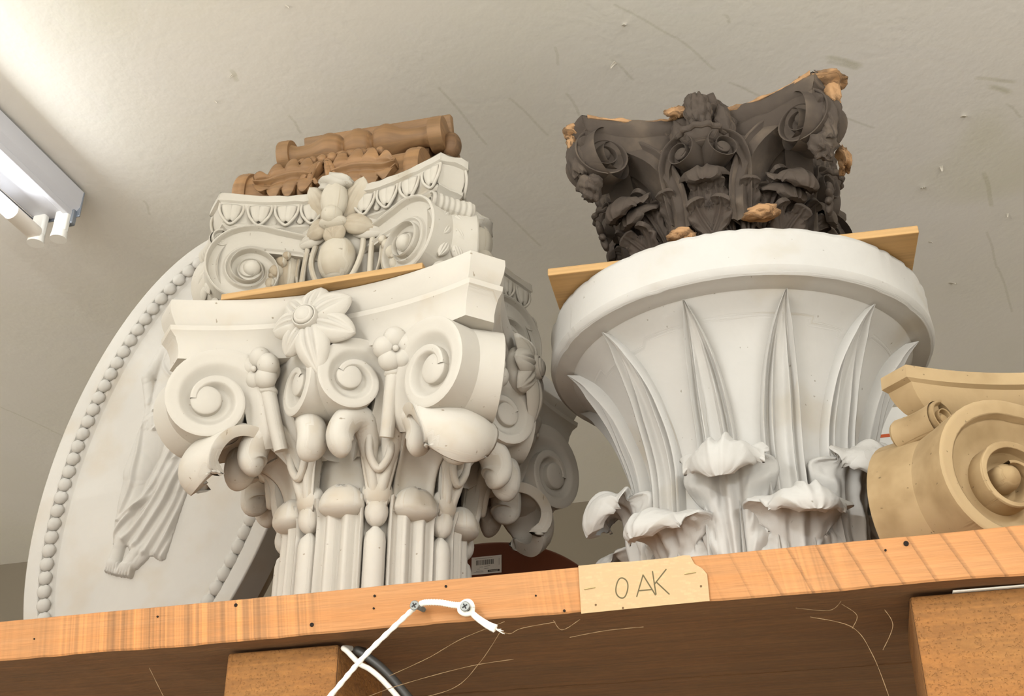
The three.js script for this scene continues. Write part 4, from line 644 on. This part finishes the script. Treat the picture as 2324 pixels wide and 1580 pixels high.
  const lx = [[0.2, -0.06], [0.1, -0.062], [0.03, -0.0765], [-0.03, -0.078], [-0.08, -0.0755], [-0.133, -0.066], [-0.17, -0.06]], rx = [[0.2, 0.0], [0.15, 0.03], [0.05, 0.046], [-0.03, 0.04], [-0.083, 0.034], [-0.15, 0.029], [-0.17, 0.028]];
  const lin = (t, y) => { for (let i = 0; i < t.length - 1; i++) if (y <= t[i][0] && y >= t[i + 1][0]) return lerp(t[i][1], t[i + 1][1], (t[i][0] - y) / (t[i][0] - t[i + 1][0])); return y > t[0][0] ? t[0][1] : t[t.length - 1][1]; };
  const hem = x => -0.138 - 0.3 * max(0, x + 0.066) + (x < -0.035 && x > -0.056 ? 0.004 : 0) + 0.0025 * sin(x * 220) + (x > 0.012 ? 0.4 * (x - 0.012) : 0);
  // fold lines x(y) from a top point to a hem point
  const folds = [[0.02, 0.16, -0.04, 0.07, 0.006], [0.03, 0.14, -0.03, 0.04, 0.006], [0.012, 0.06, -0.062, -0.128, 0.006], [0.02, 0.05, -0.045, -0.14, 0.0055], [0.026, 0.04, -0.024, -0.148, 0.006], [0.03, 0.03, -0.004, -0.152, 0.005], [0.034, 0.02, 0.012, -0.158, 0.0055], [0.038, 0.02, 0.024, -0.156, 0.005], [-0.062, 0.03, -0.07, -0.125, 0.004], [0.0, -0.02, -0.055, -0.1, 0.004], [-0.06, 0.15, -0.0, 0.1, 0.004]];
  const H = (x, y) => {
    let h = 0;
    for (const c of caps) { const [d, t] = segD(x, y, c), r = lerp(c[4], c[5], t); if (d < r) { const k = c[6] * Math.sqrt(1 - (d / r) * (d / r)); h = max(h, k) + min(h, k) * 0.12; } }
    const e = min(x - lin(lx, y), lin(rx, y) - x, y - hem(x), 0.19 - y);
    if (e > 0) {
      let f = 0; for (const q of folds) { const t = (q[1] - y) / (q[1] - q[3]); if (t > -0.1 && t < 1.1) { const bend = 0.012 * sin(PI * clamp(t)) * (q[2] - q[0] < 0 ? 1 : -1), d = x - lerp(q[0], q[2], t) - bend; f += q[4] * gau(d, 0.0042) - q[4] * 0.5 * gau(d - 0.006, 0.004); } }
      const base = 0.0075 * Math.sqrt(sm(0, 0.008, e));
      h = max(h, base) + min(h, base) * 0.2; h += f * sm(0, 0.006, e) * sm(0.2, 0.1, y) ;
    }
    return h;
  };
  const g = grid(150, 330, (u, v) => { const x = lerp(-0.1, 0.062, u), y = lerp(-0.2, 0.285, v), h = H(x, y), q = 7 * D2R; return [x * cos(-q) - y * sin(-q) + 0.004, x * sin(-q) + y * cos(-q), h > 0.0008 ? -0.0088 + h * 0.85 : -0.013]; });
  part('robed_figure', g, P, T0, 'robed barefoot figure in low relief');
}
// ---------- boards under the stacked pieces ----------
const oakBoard = (c, s) => new THREE.MeshStandardMaterial({ map: tex(512, 256, (u, v) => { const k = 1 + fb(u, v, 4, 2, s) * 0.03 + fb(u * 0.999, v, 2, 2, s) * 0.04 + fb((u * 0.06) % 1, v, 64, 3, s + 1) * 0.1; return c.map(b => b * k); }, true, 1 / 0.35, 1 / 0.12), roughness: 0.6 });
M.board = oakBoard([176, 139, 88], 31);
{
  const t = thing('wood_board', 'pale wooden board lying on the white bell capital under the dark capital', 'board', [-0.0675, BT + 0.0022, -0.27], 4.1 * D2R);
  part('board', box(0.371, 0.0088, 0.33, 0, 0.0044, 0.004, 0.0012), M.board, t);
  const s = thing('wood_strip', 'thin pale wooden strip between the cream capital and the small ionic capital', 'strip', [-0.49, 0.3658, -0.0835], 0.5 * D2R);
  part('strip', box(0.236, 0.0075, 0.034, 0.0, 0.00375, 0, 0.0008), M.board, s);
}
// ---------- paper sign on the shelf edge ----------
{
  const W = 512, Hc = 192, cv = document.createElement('canvas'); cv.width = W; cv.height = Hc; const c = cv.getContext('2d');
  c.fillStyle = 'rgb(180,153,114)'; c.fillRect(0, 0, W, Hc);
  for (let i = 0; i < 900; i++) { c.fillStyle = `rgba(${rnd() < 0.5 ? '255,232,180' : '205,165,105'},${0.02 + rnd() * 0.035})`; c.fillRect(rnd() * W, rnd() * Hc, 3 + rnd() * 26, 1 + rnd() * 8); }
  c.strokeStyle = 'rgb(84,74,46)'; c.lineWidth = 5; c.lineCap = 'round'; c.lineJoin = 'round';
  const L = (...p) => { c.beginPath(); c.moveTo(p[0] * W, p[1] * Hc); for (let i = 2; i < p.length; i += 2) c.lineTo(p[i] * W, p[i + 1] * Hc); c.stroke(); };
  L(...Array.from({ length: 33 }, (_, i) => { const a = i / 32 * 2 * PI + 1.9; return [0.34 + 0.047 * cos(a) * (1 + 0.12 * sin(a * 2)), 0.555 - 0.205 * sin(a)]; }).flat());
  L(0.452, 0.75, 0.51, 0.33, 0.595, 0.75); L(0.472, 0.64, 0.572, 0.64);
  L(0.585, 0.28, 0.6, 0.74); L(0.69, 0.26, 0.592, 0.54); L(0.61, 0.5, 0.7, 0.76);
  c.fillStyle = 'rgb(96,70,40)'; for (const [x, y] of [[0.13, 0.85], [0.945, 0.66], [0.34, 0.96]]) { c.beginPath(); c.arc(x * W, y * Hc, 4.5, 0, 7); c.fill(); }
  const map = new THREE.CanvasTexture(cv); map.colorSpace = THREE.SRGBColorSpace;
  const x0 = -0.1986, y0 = -0.0395, w = 0.1045, h = 0.0405;
  const s = new THREE.Shape([[-0.1983, 0.0004], [-0.17, 0.0006], [-0.155, -0.0002], [-0.12, -0.0001], [-0.112, 0.0009], [-0.1065, 0.0003], [-0.1035, -0.007], [-0.0975, -0.0115], [-0.0942, -0.0165], [-0.0941, -0.038], [-0.13, -0.0384], [-0.1972, -0.0395]].map(p => new THREE.Vector2(...p)));
  const g = new THREE.ExtrudeGeometry(s, { depth: 0.0006, bevelEnabled: false }); const p = g.attributes.position, uv = g.attributes.uv; for (let i = 0; i < p.count; i++) uv.setXY(i, (p.getX(i) - x0) / w, (p.getY(i) - y0) / h);
  const t = thing('paper_sign', 'buff paper sign reading OAK stapled to the front edge of the shelf', 'sign', [0, 0, 0.0012]);
  part('card', g, new THREE.MeshStandardMaterial({ map, roughness: 0.8 }), t);
  for (const [x, y, l, a] of [[-0.1895, -0.0195, 0.0085, 0.04], [-0.1075, -0.0145, 0.0085, 0.03]]) part('staple', sweep([[x - l / 2, y - l * a, 0.0004], [x - l / 2 + 0.0006, y - l * a, 0.0013], [x + l / 2 - 0.0006, y + l * a, 0.0013], [x + l / 2, y + l * a, 0.0004]], q => 0.00035, 6, 16), wire(0xb9a878, { metalness: 0.6, roughness: 0.4 }), t);
}
// ---------- screws, string, cables ----------
{
  const steel = new THREE.MeshStandardMaterial({ color: 0x7e807c, metalness: 0.6, roughness: 0.42 }), slot = wire(0x1b1a18);
  const screwG = (() => { const g = lathe([[0.0001, 0.0185], [0.0036, 0.0185], [0.0041, 0.0181], [0.0041, 0.0176], [0.002, 0.0148], [0.00185, 0.013], [0.0018, -0.004]].flatMap(p => [p, p]), 28, 12, false); return g; })();
  const thread = sweep(Array.from({ length: 60 }, (_, i) => { const a = i / 60 * 2 * PI * 7; return [0.0019 * sin(a), i / 60 * 0.0125, 0.0019 * cos(a)]; }), t => 0.00035, 5, 240);
  const spots = [[-0.3325, -0.0243, 4, -14, 'left grey screw standing out of the shelf edge, string looped round its shank'], [-0.2893, -0.0292, 3, -8, 'right grey screw in the shelf edge with the string knotted behind its head']];
  for (const [x, y, rx, ry, lab] of spots) {
    const s = thing('screw', lab, 'screw', [x, y, 0], 0, 'screws in the shelf edge'); s.rotation.set(PI / 2 + rx * D2R, 0, -ry * D2R * 0.4);
    part('shank', [screwG, thread], steel, s); part('cross_slot', [box(0.0048, 0.0004, 0.0011, 0, 0.0187, 0, 0.0001), box(0.0011, 0.0004, 0.0048, 0, 0.0187, 0, 0.0001)].map(g => g.rotateY(0.5)), slot, s);
  }
  const str = new THREE.MeshStandardMaterial({ color: 0xf4efe4, roughness: 0.9 });
  const t = thing('string', 'white twisted string tied between two screws, one end hanging down', 'string');
  const tw = (a, v) => 1 + 0.13 * cos(a * 2 + v * 160);
  part('cord', sweep([[-0.449, -0.152, 0.03], [-0.4034, -0.094, 0.018], [-0.375, -0.0607, 0.014], [-0.3405, -0.0288, 0.011], [-0.3345, -0.0238, 0.0088], [-0.3315, -0.0215, 0.0086]], q => 0.0021, 10, 120, [0, 0, 1], tw), str, t);
  part('cord', sweep([[-0.3325, -0.0222, 0.0092], [-0.327, -0.0212, 0.009], [-0.3151, -0.0224, 0.009], [-0.304, -0.0252, 0.009], [-0.2965, -0.0262, 0.0085], [-0.2935, -0.0268, 0.0085]], q => [0.0026, 0.0018], 10, 80, [0, 0, 1], tw), str, t);
  const knot = []; for (const [r, z, y] of [[0.0047, 0.0085, 0], [0.0056, 0.0115, -0.0006]]) knot.push(sweep(Array.from({ length: 13 }, (_, i) => { const a = i / 12 * 2 * PI; return [-0.2905 + r * cos(a) - 0.0008, -0.0288 + y + r * 0.95 * sin(a), z + 0.0012 * sin(a * 2)]; }), q => 0.0021, 8, 40, [0, 0, 1]));
  part('knot', [...knot, blob([-0.2965, -0.0275, 0.0098], [0.0035, 0.0038, 0.003])], str, t);
  part('cord', sweep([[-0.2885, -0.032, 0.0095], [-0.2823, -0.0381, 0.0115], [-0.2729, -0.0453, 0.013], [-0.2655, -0.0495, 0.0135]], q => [0.0022 + 0.0012 * q, 0.0018], 10, 50, [0, 0, 1], tw), str, t);
  const fray = []; for (let i = 0; i < 9; i++) { const dx = rnd() * 0.004 - 0.001, dy = rnd() * 0.005 - 0.0025, dz = rnd() * 0.004 - 0.002; fray.push(sweep([[-0.2665, -0.049, 0.0135], [-0.2635 + dx * 0.4, -0.051 + dy * 0.4, 0.0135 + dz * 0.5], [-0.261 + dx, -0.0525 + dy, 0.0135 + dz]], q => 0.0005 * (1 - 0.6 * q), 5, 8)); }
  const fr = part('frayed_end', fray, str, t); fr.userData.kind = 'stuff';
  const c1 = thing('cable', 'thin white electric cable running down under the shelf beside the left post', 'cable', [0, 0, 0], 0, 'cables under the shelf');
  part('sheath', sweep([[-0.411, -0.0425, -0.034], [-0.413, -0.045, -0.022], [-0.408, -0.049, -0.0195], [-0.3965, -0.06, -0.02], [-0.386, -0.066, -0.02], [-0.372, -0.078, -0.02], [-0.352, -0.1, -0.02], [-0.33, -0.13, -0.02]], q => 0.0023, 10, 60), wire(0xd8d5cb), c1);
  const c2 = thing('cable', 'thick black electric cable running down behind the white one', 'cable', [0, 0, 0], 0, 'cables under the shelf');
  part('sheath', sweep([[-0.402, -0.0445, -0.04], [-0.402, -0.047, -0.026], [-0.394, -0.052, -0.0245], [-0.378, -0.064, -0.0245], [-0.36, -0.082, -0.0245], [-0.335, -0.112, -0.0245], [-0.31, -0.15, -0.0245]], q => 0.0038, 12, 60), wire(0x34322e, { roughness: 0.45 }), c2);
  // cobwebs
  const web = new THREE.MeshStandardMaterial({ color: 0x8a7050, roughness: 0.9 });
  const L = [[[-0.365, -0.075, -0.01], [-0.33, -0.062, -0.008], [-0.3, -0.05, -0.004], [-0.262, -0.041, 0.0]], [[-0.36, -0.098, -0.012], [-0.31, -0.088, -0.012], [-0.285, -0.07, -0.006], [-0.262, -0.052, 0.012]], [[-0.262, -0.052, 0.012], [-0.255, -0.053, 0.008], [-0.247, -0.046, 0.0], [-0.22, -0.042, -0.005]], [[-0.222, -0.042, -0.005], [-0.215, -0.05, -0.006], [-0.2, -0.0415, -0.006]], [[-0.21, -0.055, -0.01], [-0.18, -0.052, -0.012], [-0.15, -0.05, -0.015]], [[-0.4, -0.096, -0.01], [-0.36, -0.085, -0.01], [-0.3, -0.072, -0.015], [-0.26, -0.066, -0.02]], [[-0.02, -0.05, -0.02], [0.01, -0.062, -0.018], [0.022, -0.085, -0.018], [0.03, -0.12, -0.02]], [[0.005, -0.042, -0.02], [0.015, -0.052, -0.02], [0.01, -0.063, -0.02]], [[-0.03, -0.0425, -0.02], [-0.005, -0.046, -0.02], [0.005, -0.041, -0.018]], [[0.036, -0.05, -0.02], [0.04, -0.062, -0.019], [0.03, -0.08, -0.019]], [[-0.6, -0.05, -0.02], [-0.57, -0.085, -0.01], [-0.55, -0.11, -0.008]]];
  const w = tagMesh('cobweb', L.map((p, i) => sweep(p.map((q, j) => [q[0], q[1] + 0.001 * sin(i * 7 + j * 5), q[2]]), t => 0.00016 + 0.00018 * abs(sin(t * 17 + i)), 5, 40)), web, 'fine dusty cobweb threads under the shelf edge', 'cobweb'); w.userData.kind = 'stuff';
}
function tagMesh(name, g, m, label, category) { const o = part(numbered(name), g, m, scene, label); o.userData.category = category; return o; }
// ---------- things standing behind the capitals ----------
{
  const t = thing('round_panel', 'dark brown round-topped panel with a barcode sticker, behind the cream capital', 'panel', [-0.468, 0.0015, -0.6]);
  const s = new THREE.Shape(); s.absellipse(0, 0.124, 0.175, 0.124, 0, 2 * PI);
  const g = new THREE.ExtrudeGeometry(s, { depth: 0.016, bevelEnabled: true, bevelSize: 0.003, bevelThickness: 0.003, curveSegments: 64 }); g.translate(0, 0, -0.019);
  part('panel', boxUV(g), new THREE.MeshStandardMaterial({ color: 0x6b3416, roughness: 0.45 }), t);
  const cv = document.createElement('canvas'); cv.width = 256; cv.height = 144; const c = cv.getContext('2d'); c.fillStyle = '#e9e4dc'; c.fillRect(0, 0, 256, 144); c.fillStyle = '#2a2622';
  let x = 40; while (x < 190) { const w = 1 + Math.floor(rnd() * 4); c.fillRect(x, 28, w, 40); x += w + 1 + Math.floor(rnd() * 4); }
  for (const [a, b, l] of [[30, 14, 150], [70, 84, 30], [112, 80, 44], [50, 98, 20], [110, 98, 34], [40, 116, 60], [20, 124, 80]]) for (let i = 0; i < l; i += 6) c.fillRect(a + i, b, 4, 3); c.fillRect(140, 114, 100, 17); for (let i = 0; i < 50; i += 7) c.fillRect(234, 24 + i, 3, 5);
  c.fillStyle = '#cfc9bd'; for (let i = 0; i < 80; i += 9) c.fillRect(150 + i, 119, 6, 7);
  const m = new THREE.CanvasTexture(cv); m.colorSpace = THREE.SRGBColorSpace;
  const sg = new THREE.BoxGeometry(0.044, 0.0255, 0.0006); sg.translate(0.0055, 0.217, 0.0008); sg.rotateZ(0); part('barcode_sticker', sg, new THREE.MeshStandardMaterial({ map: m, roughness: 0.5 }), t, 'white barcode sticker');
  const white = wire(0xe4e2dc, { roughness: 0.7 }), red = wire(0xc9561f), ink = wire(0x4a463f);
  const b = thing('printed_box', 'white printed box with orange band behind the tan capital', 'box', [0.15, 0.262, -0.6]);
  part('box', box(0.15, 0.124, 0.1, 0, 0.062, -0.05, 0.002), white, b); part('orange_band', box(0.1495, 0.0045, 0.0006, 0, 0.083, 0.0003, 0.0001), red, b);
  part('printed_frame', [box(0.09, 0.0012, 0.0006, 0.02, 0.072, 0.0003, 0), box(0.0012, 0.055, 0.0006, -0.025, 0.045, 0.0003, 0), box(0.09, 0.0012, 0.0006, 0.02, 0.018, 0.0003, 0)], ink, b);
  const d = thing('cardboard_box', 'brown cardboard box behind the tan capital carrying the white printed box', 'box', [0.15, 0.0012, -0.6]);
  part('box', box(0.16, 0.2595, 0.12, 0, 0.13, -0.06, 0.003), wire(0x7d6c58, { roughness: 0.85 }), d); part('flap', box(0.16, 0.003, 0.05, 0, 0.2, -0.0005, 0.001).rotateX(0), wire(0x75644f, { roughness: 0.85 }), d);
  const e = thing('poster_board', 'white poster board with a vertical orange line behind the bell capital', 'poster', [-0.195, 0.0012, -0.6]);
  part('sheet', box(0.14, 0.262, 0.012, 0, 0.131, -0.006, 0.001), white, e); part('orange_line', box(0.004, 0.24, 0.0006, -0.0545, 0.131, 0.0003, 0), red, e);
}
// nail holes, shim, ceiling flakes
{
  const hole = wire(0x1d130a, { roughness: 1 });
  const sh = scene.children.find(o => o.name === 'wooden_shelf');
  for (const [x, y, r] of [[-0.5088, -0.0055, 1.6], [-0.586, -0.0093, 0.9], [-0.4339, -0.029, 1.8], [-0.3774, -0.0087, 1.1], [-0.3132, -0.0061, 1.1], [-0.2114, -0.0356, 1.1], [0.0587, -0.006, 2], [0.0429, -0.0098, 0.9], [-0.7116, -0.0197, 0.8], [-0.3776, -0.0195, 0.9], [-0.235, -0.021, 0.8]]) { const g = new THREE.CylinderGeometry(r / 1000, r / 1000, 0.004, 12); g.rotateX(PI / 2); g.translate(x, y, -0.0012); part('nail_hole', boxUV(g), hole, sh); }
  part('paper_shim', box(0.075, 0.0012, 0.05, 0.125, -0.0398, -0.045, 0.0004), wire(0xefebe2), sh, 'white paper shim on the right post');
  const ce = scene.children.find(o => o.name === 'ceiling'), fm = wire(0xd9d2c4, { side: THREE.DoubleSide });
  for (const [x, z, s] of [[-0.178, -0.321, 0.7], [-0.203, -0.391, 0.8], [0.299, -0.666, 0.9], [0.244, -0.843, 1.1], [0.271, -0.787, 0.7], [0.301, -1.179, 1.2], [0.257, -1.017, 0.6], [0.39, -0.962, 0.5], [-0.624, -0.152, 0.5], [-0.76, -0.257, 0.5], [-0.816, -0.302, 0.4], [-0.53, -1.417, 1.2]]) {
    const a = rnd() * 6, g = shell(6, 8, (u, v) => { const w = 0.0045 * (1 - v * 0.7) * s, X = u * w, Y = v * 0.012 * s; return [x + X * cos(a) - Y * sin(a), CEIL - 0.0002 - 0.006 * s * v * v - 0.002 * s * u * u * v, z + X * sin(a) + Y * cos(a)]; }, 0.0005);
    part('paint_flake', g, fm, ce);
  }
}
renderer.render(scene, camera);
